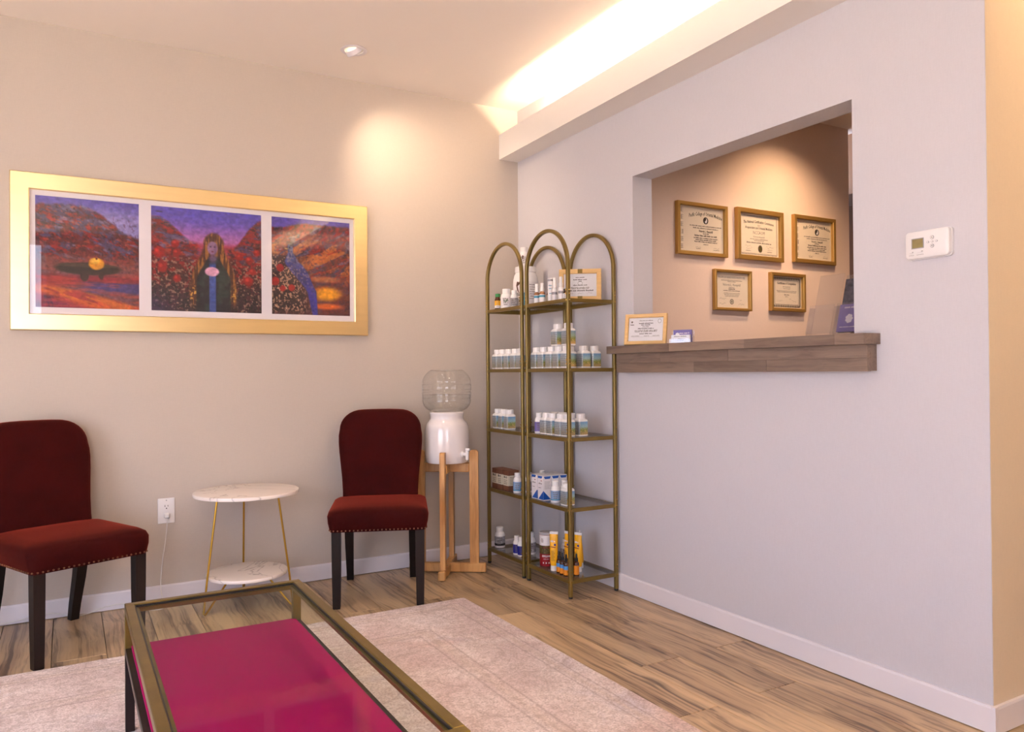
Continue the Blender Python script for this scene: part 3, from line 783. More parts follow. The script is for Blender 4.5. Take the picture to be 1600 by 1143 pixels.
# ---- water stand, crock, bottle
cw = (1.815, 3.872)
ws = thing('water_stand', 'honey oak cross based stand carrying the ceramic water crock', 'stand', (cw[0], cw[1], 0), math.radians(-34.5))
def lumber(lo, hi, r=0.0): return box(B(), lo, hi, 0.004)
for ax in (0, 1):
    for s in (-1, 1):
        p = 0.149*s
        pb = B(); w1, w2, rr = 0.0245, 0.0135, 0.017      # width along the arm, thickness across it
        sd = [(p-w1, 0.052), (p+w1, 0.052)] + [(p+w1-rr+rr*math.cos(PI/2*k/4), 0.672-rr+rr*math.sin(PI/2*k/4)) for k in range(5)] + [(p-w1+rr-rr*math.sin(PI/2*k/4), 0.672-rr+rr*math.cos(PI/2*k/4)) for k in range(5)]
        if ax == 0: loft(pb, [[(u, -w2, z) for u, z in sd], [(u, w2, z) for u, z in sd]])
        else: loft(pb, [[(-w2, u, z) for u, z in sd], [(w2, u, z) for u, z in sd]])
        ob('post', pb, M['oak'], ws)
for name, z0, z1, L2 in (('base_arm', 0.004, 0.052, 0.212), ('top_rail', 0.552, 0.602, 0.124)):
    e = 0.0 if name == 'base_arm' else 0.0
    ob(name, lumber((-L2, -0.019, z0), (L2, 0.019, z1)), M['oak'], ws)
    ob(name, lumber((-0.019, -L2, z0+0.0006), (0.019, -0.0192, z1+0.0006)), M['oak'], ws)
    ob(name, lumber((-0.019, 0.0192, z0+0.0006), (0.019, L2, z1+0.0006)), M['oak'], ws)
fb = B()
for ax in range(4):
    a = PI/2*ax; lathe(fb, [(0.011, 0.0), (0.011, 0.0042)], 10, 0.19*math.cos(a), 0.19*math.sin(a))
ob('foot_pad', fb, M['black_plastic'], ws, kind='stuff')

cr = thing('water_crock', 'white glazed ceramic water crock with a spigot, on the oak stand', 'water dispenser', (cw[0], cw[1], 0.6032))
ob('crock_body', lathe(B(), [(0.100, 0.0), (0.112, 0.002), (0.118, 0.010), (0.1215, 0.05), (0.1225, 0.12), (0.122, 0.175), (0.119, 0.198), (0.112, 0.216), (0.101, 0.229), (0.094, 0.236), (0.0915, 0.246),
     (0.0925, 0.262), (0.0945, 0.268), (0.0945, 0.275), (0.092, 0.278), (0.087, 0.276), (0.085, 0.262)], 48), M['ceramic'], cr, smooth=True)
sg = math.atan2(-0.948, 0.317)
sp_ = ob('spigot', lathe(B(), [(0.016, 0), (0.017, 0.004), (0.017, 0.008), (0.010, 0.012), (0.009, 0.034)], 16), M['white_plastic'], cr, (0.119*math.cos(sg), 0.119*math.sin(sg), 0.052), smooth=True)
sp_.rotation_euler = (0, PI/2, sg)
b = B(); lathe(b, [(0.006, -0.030), (0.009, -0.026), (0.0105, 0.0), (0.0105, 0.016), (0.008, 0.022)], 14)
tp = ob('tap_body', b, M['white_plastic'], cr, (0.156*math.cos(sg), 0.156*math.sin(sg), 0.052), smooth=True)
b = B(); box(b, (-0.012, -0.006, 0.022), (0.020, 0.006, 0.034), 0.003); ob('tap_lever', b, M['white_plastic'], tp).rotation_euler = (0, 0, sg)

wb = thing('water_bottle', 'large clear glass water bottle upended in the neck of the ceramic crock', 'bottle', (cw[0], cw[1], 0.868))
prof_o = [(0.080, 0.014), (0.092, 0.019), (0.112, 0.030), (0.126, 0.046), (0.1335, 0.066), (0.135, 0.078), (0.1315, 0.086), (0.1345, 0.094), (0.1355, 0.116), (0.132, 0.124), (0.1355, 0.132),
          (0.1355, 0.160), (0.132, 0.167), (0.1345, 0.175), (0.132, 0.192), (0.122, 0.212), (0.106, 0.230), (0.094, 0.240), (0.088, 0.244), (0.080, 0.2435), (0.055, 0.236), (0.02, 0.233)]
ob('glass_wall', lathe(B(), prof_o, 56), M['bottle_glass'], wb, smooth=True)
pan = B()   # raised window panels round the belly
for k in range(6):
    a0 = 2*PI*k/6; w = 0.36
    for z0, z1 in ((0.088, 0.121), (0.135, 0.164)):
        for zz in (z0, z1): tube(pan, [(0.1362*math.cos(a0+w*t), 0.1362*math.sin(a0+w*t), zz) for t in np.linspace(-1, 1, 7)], 0.0016, 5)
        for sgn in (-1, 1): tube(pan, [(0.1362*math.cos(a0+w*sgn), 0.1362*math.sin(a0+w*sgn), z) for z in (z0, z1)], 0.0016, 5)
ob('raised_panels', pan, M['bottle_glass'], wb, smooth=True, kind='stuff')
ob('base_rim', tube(B(), [(0.086*math.cos(2*PI*k/40), 0.086*math.sin(2*PI*k/40), 0.2425) for k in range(40)], 0.0026, 6, closed=True), M['bottle_glass'], wb, smooth=True)
ob('water', lathe(B(), [(0.079, 0.016), (0.091, 0.021), (0.110, 0.032), (0.1235, 0.047), (0.1308, 0.067), (0.132, 0.078), (0.129, 0.086), (0.131, 0.10), (0.131, 0.108)], 48), M['water'], wb, smooth=True)

# ================================================================== the framed triptych
def vnoise(X, Y, seed=0):
    r = np.random.RandomState(seed); G = r.rand(64, 64)
    xi = np.floor(X).astype(int); yi = np.floor(Y).astype(int); fx = X-xi; fy = Y-yi
    fx = fx*fx*(3-2*fx); fy = fy*fy*(3-2*fy); g = lambda a, b: G[a % 64, b % 64]
    return (g(xi, yi)*(1-fx)+g(xi+1, yi)*fx)*(1-fy) + (g(xi, yi+1)*(1-fx)+g(xi+1, yi+1)*fx)*fy
def fbm(X, Y, seed=0, o=4):
    a = 0.5; t = 0; s_ = 0
    for i in range(o): t = t + a*vnoise(X*2**i, Y*2**i, seed+i); s_ += a; a *= 0.55
    return t/s_
def C3(*c): return np.array(c, float)
def mixn(img, m, col):
    m = np.clip(m, 0, 1)[..., None]; return img*(1-m) + (col if isinstance(col, np.ndarray) and col.ndim == 3 else np.broadcast_to(C3(*col) if not isinstance(col, np.ndarray) else col, img.shape))*m
def sstep(a, b, x): t = np.clip((x-a)/(b-a), 0, 1); return t*t*(3-2*t)
def ell(U, V, cx, cy, rx, ry, soft=0.15): return 1-sstep(1-soft, 1+soft, np.sqrt(((U-cx)/rx)**2+((V-cy)/ry)**2))
def hillside(U, V, seed, tilt=0.25):
    q = V - tilt*U
    n1 = fbm(U*7, q*16, seed); n2 = fbm(U*12+5, q*30, seed+9); n3 = fbm(U*26, q*44, seed+20)
    im = np.zeros(U.shape+(3,))+C3(118, 44, 52)
    im = mixn(im, sstep(0.45, 0.62, n1)*0.9, (92, 84, 122)); im = mixn(im, sstep(0.52, 0.66, n2), (156, 36, 44))
    im = mixn(im, sstep(0.58, 0.72, fbm(U*9+30, q*24, seed+40))*0.8, (128, 120, 152)); im = mixn(im, sstep(0.60, 0.70, n3)*0.6, (190, 92, 66)); im = mixn(im, sstep(0.6, 0.72, fbm(U*30, q*40, seed+60))*0.7, (60, 28, 50))
    return im
def specks(U, V, seed, th=0.62, f=46): return sstep(th, th+0.05, fbm(U*f, V*f, seed, 2))
def grid_uv(nx, ny):
    u = (np.arange(nx)+0.5)/nx; v = (np.arange(ny)+0.5)/ny; return np.meshgrid(u, v)
def panel_left(nx, ny):
    U, V = grid_uv(nx, ny)
    im = mixn(np.zeros(U.shape+(3,))+C3(104, 92, 186), sstep(0.0, 0.2, V), (150, 140, 196))
    hl = 0.09 - 0.03*np.sin(U*5) + 0.21*sstep(0.45, 1.0, U) + 0.03*(fbm(U*16, V*0+3, 4)-0.5)
    im = mixn(im, sstep(hl-0.015, hl+0.02, V), hillside(U, V, 11))
    im = mixn(im, sstep(0.46, 0.62, V+0.05*(fbm(U*6, V*6, 3)-0.5))*0.75, (138, 84, 88)); im = mixn(im, (sstep(0.5, 0.56, V)-sstep(0.62, 0.68, V))*0.45*fbm(U*5, V*30, 33), (170, 120, 90))
    im = mixn(im, specks(U, V, 70)*0.35*sstep(0.1, 0.2, V), (80, 30, 50))
    im = mixn(im, (sstep(0.68, 0.72, V)-sstep(0.76, 0.82, V))*0.85, (146, 40, 62)); im = mixn(im, (sstep(0.74, 0.77, V)-sstep(0.83, 0.88, V))*sstep(0.3, 0.6, U)*0.9, (84, 78, 140))
    arc = 0.80+0.20*np.maximum(U-0.05, 0)**1.6 + 0.02*(fbm(U*8, V*8, 6)-0.5)
    im = mixn(im, sstep(arc-0.02, arc+0.02, V), (206, 116, 62)); im = mixn(im, sstep(arc-0.02, arc+.02, V)*sstep(0.45, 0.6, fbm(U*5, V*24-U*8, 8))*0.8, (160, 52, 70))
    low = 0.85+0.30*(U-0.0)**1.3; im = mixn(im, sstep(low-0.02, low+0.05, V)*0.85, (132, 34, 86)); im = mixn(im, sstep(low-.02, low+.05, V)*sstep(0.5, 0.6, fbm(U*18-V*8, V*6, 14))*0.7, (84, 40, 96))
    im = mixn(im, sstep(0.45, 0.6, fbm(U*4+9, V*40, 91))*sstep(0.6, 0.7, V)*0.35, (220, 90, 60))
    im = mixn(im, ell(U, V, 0.5, 0.635, 0.31, 0.055), (62, 48, 44)); im = mixn(im, ell(U, V, 0.46, 0.70, 0.04, 0.05), (70, 48, 46)); im = mixn(im, ell(U, V, 0.62, 0.69, 0.025, 0.035), (70, 48, 46))
    im = mixn(im, ell(U, V, 0.5, 0.605, 0.29, 0.018), (88, 74, 62))
    im = mixn(im, ell(U, V, 0.575, 0.585, 0.075, 0.055), (222, 156, 40)); im = mixn(im, ell(U, V, 0.56, 0.56, 0.045, 0.025, 0.4), (244, 196, 84)); im = mixn(im, ell(U, V, 0.575, 0.54, 0.012, 0.01), (120, 70, 20))
    return im
def panel_mid(nx, ny):
    U, V = grid_uv(nx, ny)
    im = mixn(np.zeros(U.shape+(3,))+C3(100, 88, 190), sstep(0.05, 0.38, V), (196, 124, 178)); im = mixn(im, sstep(0.5, 0.62, fbm(U*3, V*9, 2))*0.4*sstep(0.05, 0.2, V), (160, 140, 210))
    hl = 0.10+0.24*sstep(0.05, 0.40, U); hr = 0.06+0.30*sstep(1.0, 0.70, U)*1.0
    hl = np.where(U < 0.5, hl, hr) + 0.03*(fbm(U*18, V*0+1, 4)-0.5)
    im = mixn(im, sstep(0.30, 0.36, V)*0.9, (190, 84, 110)); im = mixn(im, sstep(hl-0.02, hl+0.02, V)*np.where(U < 0.5, sstep(0.46, 0.38, U), sstep(0.62, 0.72, U)), hillside(U, V, 21, 0.05))
    im = mixn(im, sstep(0.42, 0.62, V), (84, 34, 44)); im = mixn(im, sstep(0.42, 0.5, V)*specks(U, V, 30, 0.55, 30), (150, 36, 46)); im = mixn(im, sstep(0.62, 0.85, V)*0.7, (60, 44, 62))
    im = mixn(im, sstep(0.45, 0.5, V)*specks(U, V, 41, 0.62, 60)*0.8, (176, 150, 128)); im = mixn(im, sstep(0.5, 0.9, V)*specks(U, V, 55, 0.6, 50)*0.8, (34, 26, 36))
    im = mixn(im, sstep(0.7, 1, V)*sstep(0.3, 0, U)*0.6, (64, 62, 112))
    for x, y, r in ((.07, .44, .048), (.21, .35, .036), (.225, .435, .036), (.10, .58, .045), (.225, .68, .034), (.79, .44, .032), (.88, .47, .036), (.91, .58, .032), (.87, .68, .042), (.95, .39, .03)):
        im = mixn(im, ell(U, V, x, y, r, r*1.12, 0.3), (160, 28, 36)); im = mixn(im, ell(U, V, x-r*.3, y-r*.35, r*.4, r*.4, 0.5)*0.6, (232, 86, 70))
    hw = 0.085+0.13*sstep(0.28, 0.75, V); hair = sstep(hw+0.012, hw-0.02, abs(U-0.55))*sstep(0.31, 0.34, V)*sstep(1.0, 0.86, V+0.04*fbm(U*20, V*2, 3)); hair = np.maximum(hair, ell(U, V, 0.55, 0.335, 0.09, 0.11))
    im = mixn(im, hair, (96, 58, 44)); im = mixn(im, hair*sstep(0.5, 0.6, fbm(U*60, V*5, 13)), (172, 120, 64)); im = mixn(im, hair*sstep(0.7, 0.8, V)*specks(U, V, 77, 0.55, 60), (214, 168, 84))
    bw = 0.045+0.11*sstep(0.42, 0.7, V); body = sstep(bw+.01, bw-.012, abs(U-0.55))*sstep(0.44, 0.48, V); im = mixn(im, body, (44, 46, 58)); im = mixn(im, body*sstep(0.5, 0.62, fbm(U*18, V*18, 17))*0.6, (60, 86, 74))
    im = mixn(im, ell(U, V, 0.54, 0.37, 0.047, 0.065), (160, 126, 160)); im = mixn(im, ell(U, V, 0.565, 0.37, 0.012, 0.05, .5)*0.6, (120, 92, 128))
    for dx in (-.018, .018): im = mixn(im, ell(U, V, 0.54+dx, 0.358, 0.009, 0.006), (84, 60, 90))
    im = mixn(im, ell(U, V, 0.54, 0.405, 0.012, 0.006), (140, 60, 84))
    im = mixn(im, ell(U, V, 0.545, 0.47, 0.035, 0.05, .5)*0.7, (140, 110, 150)); st_ = sstep(0.034, 0.026, abs(U-0.54))*sstep(0.5, 0.54, V); im = mixn(im, st_, (72, 96, 164))  # blue sash stripe, with a reflection in the glass painted into it
    im = mixn(im, ell(U, V, 0.535, 0.60, 0.065, 0.045), (232, 176, 204))
    im = mixn(im, ell(U, V, 0.075, 0.055, 0.03, 0.008), (70, 60, 120))
    return im
def panel_right(nx, ny):
    U, V = grid_uv(nx, ny)
    im = np.zeros(U.shape+(3,))+C3(108, 92, 186)
    hl = 0.10-0.05*sstep(0.1, 0.4, U)+0.03*(fbm(U*14, V*0+2, 4)-0.5)
    im = mixn(im, sstep(hl-0.01, hl+0.02, V), hillside(U, V, 61, -0.35)); q = V+0.35*U
    im = mixn(im, sstep(0.12, 0.3, V)*sstep(0.52, 0.64, fbm(U*4, q*14, 71))*0.85, (206, 124, 66)); im = mixn(im, sstep(0.5, 0.7, V)*0.6, (100, 50, 62)); im = mixn(im, sstep(0.12, .2, V)*specks(U, V, 90)*0.5, (84, 50, 84))
    im = mixn(im, (sstep(0.12, 0.16, V)-sstep(0.26, 0.32, V))*0.30, (230, 200, 170))
    left = sstep(0.55, 0.25, U+0.25*(0.6-V))*sstep(0.33, 0.45, V); im = mixn(im, left*0.9, (56, 34, 46)); im = mixn(im, left*specks(U, V, 43, 0.6, 60), (186, 150, 130))
    im = mixn(im, ell(U, V, 0.70, 0.77, 0.17, 0.07, 0.5), (238, 170, 40)); im = mixn(im, ell(U, V, 0.70, 0.90, 0.18, 0.03, 0.6), (226, 116, 52)); im = mixn(im, ell(U, V, 0.66, 0.62, 0.22, 0.03, 0.6)*0.7, (214, 140, 84)); im = mixn(im, sstep(0.92, 1.0, V)*0.6, (96, 50, 60))
    for x, y, r in ((.11, .52, .045), (.05, .66, .05), (.25, .72, .04), (.14, .73, .035)): im = mixn(im, ell(U, V, x, y, r, r*.9), (170, 30, 40))
    cx = np.interp(V, [0.27, 0.34, 0.45, 0.58, 0.75, 1.0], [0.235, 0.235, 0.25, 0.37, 0.50, 0.545]); w = np.interp(V, [0.27, 0.31, 0.36, 0.48, 0.56, 0.7, 1.0], [0.018, 0.032, 0.026, 0.10, 0.10, 0.06, 0.03])
    bird = sstep(w+.012, w-.01, abs(U-cx))*sstep(0.265, 0.28, V); im = mixn(im, bird, (62, 62, 146)); im = mixn(im, bird*sstep(0.58, 0.40, V)*0.7, (126, 132, 170)); im = mixn(im, ell(U, V, 0.235, 0.315, 0.034, 0.032), (120, 126, 160)); im = mixn(im, ell(U, V, 0.19, 0.322, 0.025, 0.008), (190, 160, 110)); im = mixn(im, ell(U, V, 0.228, 0.308, 0.008, 0.007), (30, 24, 40)); im = mixn(im, bird*sstep(0.5, 0.62, fbm(U*30, V*30, 66))*0.6, (44, 44, 110)); im = mixn(im, bird*specks(U, V, 51, 0.6, 60)*0.6, (170, 150, 160)); im = mixn(im, bird*sstep(0.6, 0.8, V)*0.7, (58, 56, 168))
    im = mixn(im, ell(U, V, 0.25, 0.275, 0.03, 0.02), (120, 108, 110))
    return im
def paint_panel(name, x0, x1, z0, z1, y, fn, parent):
    nx, ny = max(60, int((x1-x0)*380)), 190
    U, V = grid_uv(nx, ny); A_ = (x1-x0)/(z1-z0)      # brush texture over everything
    im = fn(nx, ny)*(0.80+0.36*fbm(U*A_*40, V*40, 5, 3)[..., None]) + 26*(fbm(U*A_*22+V*9, V*60, 8, 3)[..., None]-0.5)*np.array([1.2, 0.7, 0.5])
    im = np.clip((im-118)*1.12+102, 0, 255)
    X = np.linspace(x0, x1, nx); Z = np.linspace(z1, z0, ny)
    XX, ZZ = np.meshgrid(X, Z); co = np.stack([XX, np.full_like(XX, y), ZZ], -1).reshape(-1, 3)
    idx = np.arange(nx*ny).reshape(ny, nx)
    f = np.stack([idx[:-1, :-1], idx[1:, :-1], idx[1:, 1:], idx[:-1, 1:]], -1).reshape(-1, 4)
    me = bpy.data.meshes.new(name)
    me.vertices.add(len(co)); me.vertices.foreach_set('co', co.ravel())
    me.loops.add(f.size); me.loops.foreach_set('vertex_index', f.ravel())
    me.polygons.add(len(f)); me.polygons.foreach_set('loop_start', np.arange(0, f.size, 4)); me.update(calc_edges=True)
    a = me.color_attributes.new('paint', 'FLOAT_COLOR', 'POINT')
    c = im.reshape(-1, 3)/255.0; c = np.where(c <= 0.04045, c/12.92, ((c+0.055)/1.055)**2.4)
    a.data.foreach_set('color', np.concatenate([c, np.ones((len(c), 1))], 1).ravel())
    me.materials.append(M['painting'])
    o = bpy.data.objects.new(name, me); COL.objects.link(o); o.parent = parent
    return o
FX0, FX1, FZ0, FZ1 = -0.218, 1.426, 1.303, 2.008
pic = thing('framed_triptych', 'wide gold framed painting in three panels with a woman and a peacock', 'picture', ((FX0+FX1)/2, YB, (FZ0+FZ1)/2))
hx, hz = (FX1-FX0)/2, (FZ1-FZ0)/2; fw = 0.074
def miter(name, hx, hz, fw, sec, m, parent):
    """four mitred frame sides; sec = (distance from outer edge, y) outline of the moulding"""
    for k in range(4):
        b_ = B(); rings = []
        for s in (-1, 1):
            ring = []
            for d, y in sec:
                if k == 0: p = (s*(hx-d), y, hz-d)
                elif k == 1: p = (s*(hx-d), y, -hz+d)
                elif k == 2: p = (-hx+d, y, s*(hz-d))
                else: p = (hx-d, y, s*(hz-d))
                ring.append(p)
            rings.append(ring)
        ob(name, loft(b_, rings), m, parent)
miter('frame_side', hx, hz, fw, [(0, -0.001), (0, -0.035), (0.003, -0.038), (fw-0.003, -0.0375), (fw, -0.035), (fw, -0.001)], M['gold_frame'], pic)
ix, iz = hx-fw+0.004, hz-fw+0.004; cxm, czm = (FX0+FX1)/2, (FZ0+FZ1)/2
ART = [(-0.122, 0.298), (0.351, 0.864), (0.916, 1.330)]; AZ0, AZ1 = 1.408-czm, 1.911-czm
mb = B(); xs = [-ix] + [v-cxm for a in ART for v in a] + [ix]
for i in range(0, len(xs), 2): box(mb, (xs[i], -0.0205, -iz), (xs[i+1], -0.0185, iz))
for a, c in ART:
    box(mb, (a-cxm, -0.0205, AZ1), (c-cxm, -0.0185, iz)); box(mb, (a-cxm, -0.0205, -iz), (c-cxm, -0.0185, AZ0))
ob('mat_board', mb, M['mat_board'], pic)
for (a, c), fn in zip(ART, (panel_left, panel_mid, panel_right)):
    paint_panel('painted_panel', a-cxm-0.002, c-cxm+0.002, AZ0-0.002, AZ1+0.002, -0.0175, fn, pic)
ob('backing', box(B(), (-ix, -0.0165, -iz), (ix, -0.001, iz)), M['frame_back'], pic)
ob('pane', box(B(), (-ix, -0.0245, -iz), (ix, -0.0225, iz)), M['glass_pic'], pic)

# ================================================================== certificates
INK = {}
def cert(name, label, loc, w, h, fw, paper, draw, depth=0.028, fmat='cert_gold', rot=None, back=None, face=None, group=None, mat_w=0.0):
    t = thing(name, label, 'framed certificate', loc, rot or (0, 0, 0), group)
    hx, hz = w/2, h/2
    miter('frame_side', hx, hz, fw, [(0, 0), (0, -depth+0.002), (0.002, -depth), (fw-0.003, -depth+0.001), (fw, -depth+0.005), (fw, 0)], M[fmat], t)
    ix, iz = hx-fw+0.001, hz-fw+0.001
    ob('backing', box(B(), (-ix, -0.004, -iz), (ix, 0, iz)), M['frame_back'], t)
    ob('certificate_paper', box(B(), (-ix, -0.0065, -iz), (ix, -0.0045, iz)), M[paper], t)
    Y = -0.0068
    dk, sf = B(), B()
    draw(dk, sf, ix-mat_w, iz-mat_w, Y, t)
    if len(dk.verts): ob('lettering', dk, M['ink'], t, kind='stuff')
    else: dk.free()
    if len(sf.verts): ob('fine_print', sf, M['ink_soft'], t, kind='stuff')
    else: sf.free()
    ob('pane', box(B(), (-ix, -0.0095, -iz), (ix, -0.0085, iz)), M['glass_pic'], t)
    return t
def border(bm, a, c, th, Y, teeth=0, th2=None):
    for z0, z1 in ((c-th, c), (-c, -c+th)): quad(bm, [(-a, Y, z0), (a, Y, z0), (a, Y, z1), (-a, Y, z1)])
    for x0, x1 in ((a-th, a), (-a, -a+th)): quad(bm, [(x0, Y, -c+th), (x1, Y, -c+th), (x1, Y, c-th), (x0, Y, c-th)])
def teeth(bm, a, c, L, n, Y):
    m_ = max(4, int(n*c/a))
    for k in range(n):
        x = -a+(2*a)*(k+0.5)/n; w = a/n*0.55
        for z in (c, -c): quad(bm, [(x-w, Y, z-L), (x+w, Y, z-L), (x+w, Y, z+L), (x-w, Y, z+L)])
    for k in range(m_):
        z = -c+(2*c)*(k+0.5)/m_; w = c/m_*0.55
        for x in (a, -a): quad(bm, [(x-L, Y, z-w), (x+L, Y, z-w), (x+L, Y, z+w), (x-L, Y, z+w)])
def squiggle(bm, x, z, L, Y, seed):
    r = random.Random(seed); p = [(x+L*k/9, z+r.uniform(-1, 1)*L*0.13) for k in range(10)]
    for (x0, z0), (x1, z1) in zip(p, p[1:]): quad(bm, [(x0, Y, z0-0.0006), (x1, Y, z1-0.0006), (x1, Y, z1+0.0006), (x0, Y, z0+0.0006)])
def d_college(degree):
    def d(dk, sf, a, c, Y, t):
        ox = 0.035*a/0.17
        text_into(dk, 'Pacific College of Oriental Medicine', 0.030, ox, c*0.74, Y, width=a*1.52, shear=0.12, arch=0.018, bold=0.0006)
        disc(dk, ox, c*0.44, 0.0205, Y, 20); wb_ = B(); pts = [(0.013*math.sin(PI*k/10)+ox-0.001, c*0.44+0.015*math.cos(PI*k/10)) for k in range(11)]
        pts += [(ox-0.001+0.006*math.sin(PI*k/8)*(-1), c*0.44-0.015+0.015*k/8) for k in range(1, 8)] + [(ox-0.001+0.005*math.sin(PI*k/8), c*0.44+0.015*k/8) for k in range(1, 8)]
        flat(wb_, pts, Y-0.0003); ob('emblem', wb_, M['paper_white'], t)
        text_into(dk, '~Upon recommendation of the faculty and by virtue of the authority', 0.011, ox, c*0.17, Y, width=a*1.45)
        text_into(dk, '~vested in us, the Board of Trustees has conferred upon', 0.011, ox, c*0.07, Y, width=a*1.15)
        text_into(dk, 'Victoria L. Hemphill', 0.018, ox, -c*0.06, Y, width=a*0.64, bold=0.0006, shear=0.1)
        text_into(dk, '~the degree of', 0.011, ox, -c*0.17, Y, width=a*0.26)
        text_into(dk, degree, 0.014, ox, -c*0.27, Y, width=a*1.02, bold=0.0004, shear=0.1)
        for i, (s, w) in enumerate((('~With all the rights, privileges and responsibilities pertaining', 1.1), ('~thereto, given under the seal of the College', 0.94), ('~at San Diego, in the State of California', 1.04))):
            text_into(dk, s, 0.011, ox, -c*(0.38+0.085*i), Y, width=a*w, bold=0.0003)
        text_into(dk, '~May 3, 1998', 0.010, ox, -c*0.66, Y, width=a*0.22)
        squiggle(dk, ox-a*0.48, -c*0.80, a*0.26, Y, 3); squiggle(dk, ox+a*0.35, -c*0.82, a*0.26, Y, 5)
        text_into(sf, '~President', 0.008, ox-a*0.35, -c*0.87, Y); text_into(sf, '~Academic Dean', 0.008, ox+a*0.48, -c*0.88, Y)
        r = random.Random(4)      # column of seal-script marks down the left margin
        for k in range(6):
            z = c*(0.84-0.33*k); x = -a*0.87
            for q in range(3):
                quad(sf, [(x-0.010, Y, z+0.010-q*0.010-.0009), (x+0.010, Y, z+0.010-q*0.010-.0009), (x+0.010, Y, z+0.010-q*0.010+.0009), (x-0.010, Y, z+0.010-q*0.010+.0009)])
            for q in range(2):
                u = x+r.uniform(-.008, .008); quad(sf, [(u-.0009, Y, z-.013), (u+.0009, Y, z-.013), (u+.0009, Y, z+.013), (u-.0009, Y, z+.013)])
    return d
def d_ncca(dk, sf, a, c, Y, t):
    border(sf, a*0.91, c*0.90, 0.0012, Y); teeth(sf, a*0.94, c*0.94, 0.0034, 46, Y)
    text_into(dk, 'The National Certification Commission', 0.024, 0, c*0.66, Y, width=a*1.55, shear=0.12, arch=0.008, bold=0.0005)
    text_into(dk, 'for', 0.018, 0, c*0.49, Y, shear=0.12); text_into(dk, 'Acupuncture and Oriental Medicine', 0.022, 0, c*0.36, Y, width=a*1.4, shear=0.12, bold=0.0005)
    text_into(sf, 'NCCAOM', 0.030, 0, c*0.12, Y, width=a*0.6); text_into(dk, 'Victoria Hemphill', 0.016, 0, -c*0.08, Y, width=a*0.58, shear=0.1)
    text_into(sf, '~has met the requirements and is hereby awarded the title of', 0.009, 0, -c*0.2, Y, width=a*0.9); text_into(sf, '~Diplomate in Acupuncture', 0.009, 0, -c*0.27, Y, width=a*0.5)
    text_into(dk, '~Diplomate of Oriental Medicine, No. 116047', 0.013, 0, -c*0.38, Y, width=a*1.26)
    disc(sf, a*0.06, -c*0.66, 0.019, Y, 24, 0.023); sb = B(); disc(sb, a*0.06, -c*0.66, 0.014, Y-0.0003, 20, 0.018); ob('seal', sb, M['olive'], t)
    for x, s in ((-0.72, 1), (0.38, 2)):
        squiggle(dk, a*x, -c*0.56, a*0.36, Y, s); squiggle(dk, a*x+.01, -c*0.68, a*0.25, Y, s+7); text_into(sf, '~Commissioner', 0.008, a*(x+0.17), -c*0.79, Y)
def d_pacifica(dk, sf, a, c, Y, t):
    text_into(dk, 'PACIFICA GRADUATE INSTITUTE', 0.017, 0, c*0.76, Y, width=a*1.66); text_into(sf, '~By authority of the State of California and on recommendation of the faculty', 0.008, 0, c*0.58, Y, width=a*1.3)
    text_into(sf, '~has conferred upon', 0.008, 0, c*0.51, Y, width=a*0.5); text_into(dk, 'Victoria L. Hemphill', 0.021, 0, c*0.33, Y, width=a*1.1, shear=0.15)
    text_into(sf, '~the degree of', 0.008, 0, c*0.17, Y); text_into(dk, '~Master of Arts', 0.011, 0, c*0.08, Y, width=a*0.4, bold=.0004); text_into(dk, '~Counseling Psychology and Depth Studies', 0.009, 0, -c*0.02, Y, width=a*1.02)
    for i in range(3): text_into(sf, '~with all the rights and privileges pertaining to this degree', 0.007, 0, -c*(0.17+0.085*i), Y, width=a*(1.0-0.08*i))
    disc(sf, 0, -c*0.66, 0.016, Y, 22); sb = B(); disc(sb, 0, -c*0.66, 0.012, Y-.0003, 20); ob('seal', sb, M['cream'], t); tr = B(); flat(tr, [(-0.006, -c*0.66-.004), (0.006, -c*0.66-.004), (0, -c*0.66+.008)], Y-.0005); ob('emblem', tr, M['ink_soft'], t)
    squiggle(dk, -a*0.76, -c*0.5, a*0.4, Y, 11); squiggle(dk, -a*0.76, -c*0.78, a*0.36, Y, 12); squiggle(dk, a*0.5, -c*0.55, a*0.12, Y, 13); squiggle(dk, a*0.42, -c*0.8, a*0.36, Y, 14)
def d_completion(dk, sf, a, c, Y, t):
    border(dk, a*0.98, c*0.97, 0.0010, Y); border(dk, a*0.80, c*0.79, 0.0016, Y); teeth(dk, a*0.90, c*0.89, 0.0075, 30, Y); border(dk, a*0.92, c*0.915, 0.0016, Y)
    text_into(dk, 'Certificate of Completion', 0.019, 0, c*0.58, Y, width=a*1.3, shear=0.1, bold=0.0007); text_into(sf, '~This certifies that', 0.008, 0, c*0.36, Y); text_into(dk, 'Victoria Hemphill', 0.011, 0, c*0.25, Y, width=a*0.48)
    for i in range(2): text_into(dk, '~has successfully completed the advanced course of study and training', 0.007, 0, c*(0.09-0.08*i), Y, width=a*(1.34-0.05*i))
    text_into(dk, '~Traditional', 0.010, 0, -c*0.16, Y, width=a*0.32); text_into(sf, '~awarded', 0.007, 0, -c*0.28, Y)
    squiggle(dk, a*0.16, -c*0.42, a*0.14, Y, 21); squiggle(sf, -a*0.66, -c*0.54, a*0.36, Y, 22); squiggle(sf, a*0.36, -c*0.56, a*0.3, Y, 23)
OFY = 3.33; GRP = 'gold framed certificates on the office wall'
def ctr(x0, x1, z0, z1): return ((x0+x1)/2, OFY, (z0+z1)/2), x1-x0, z1-z0
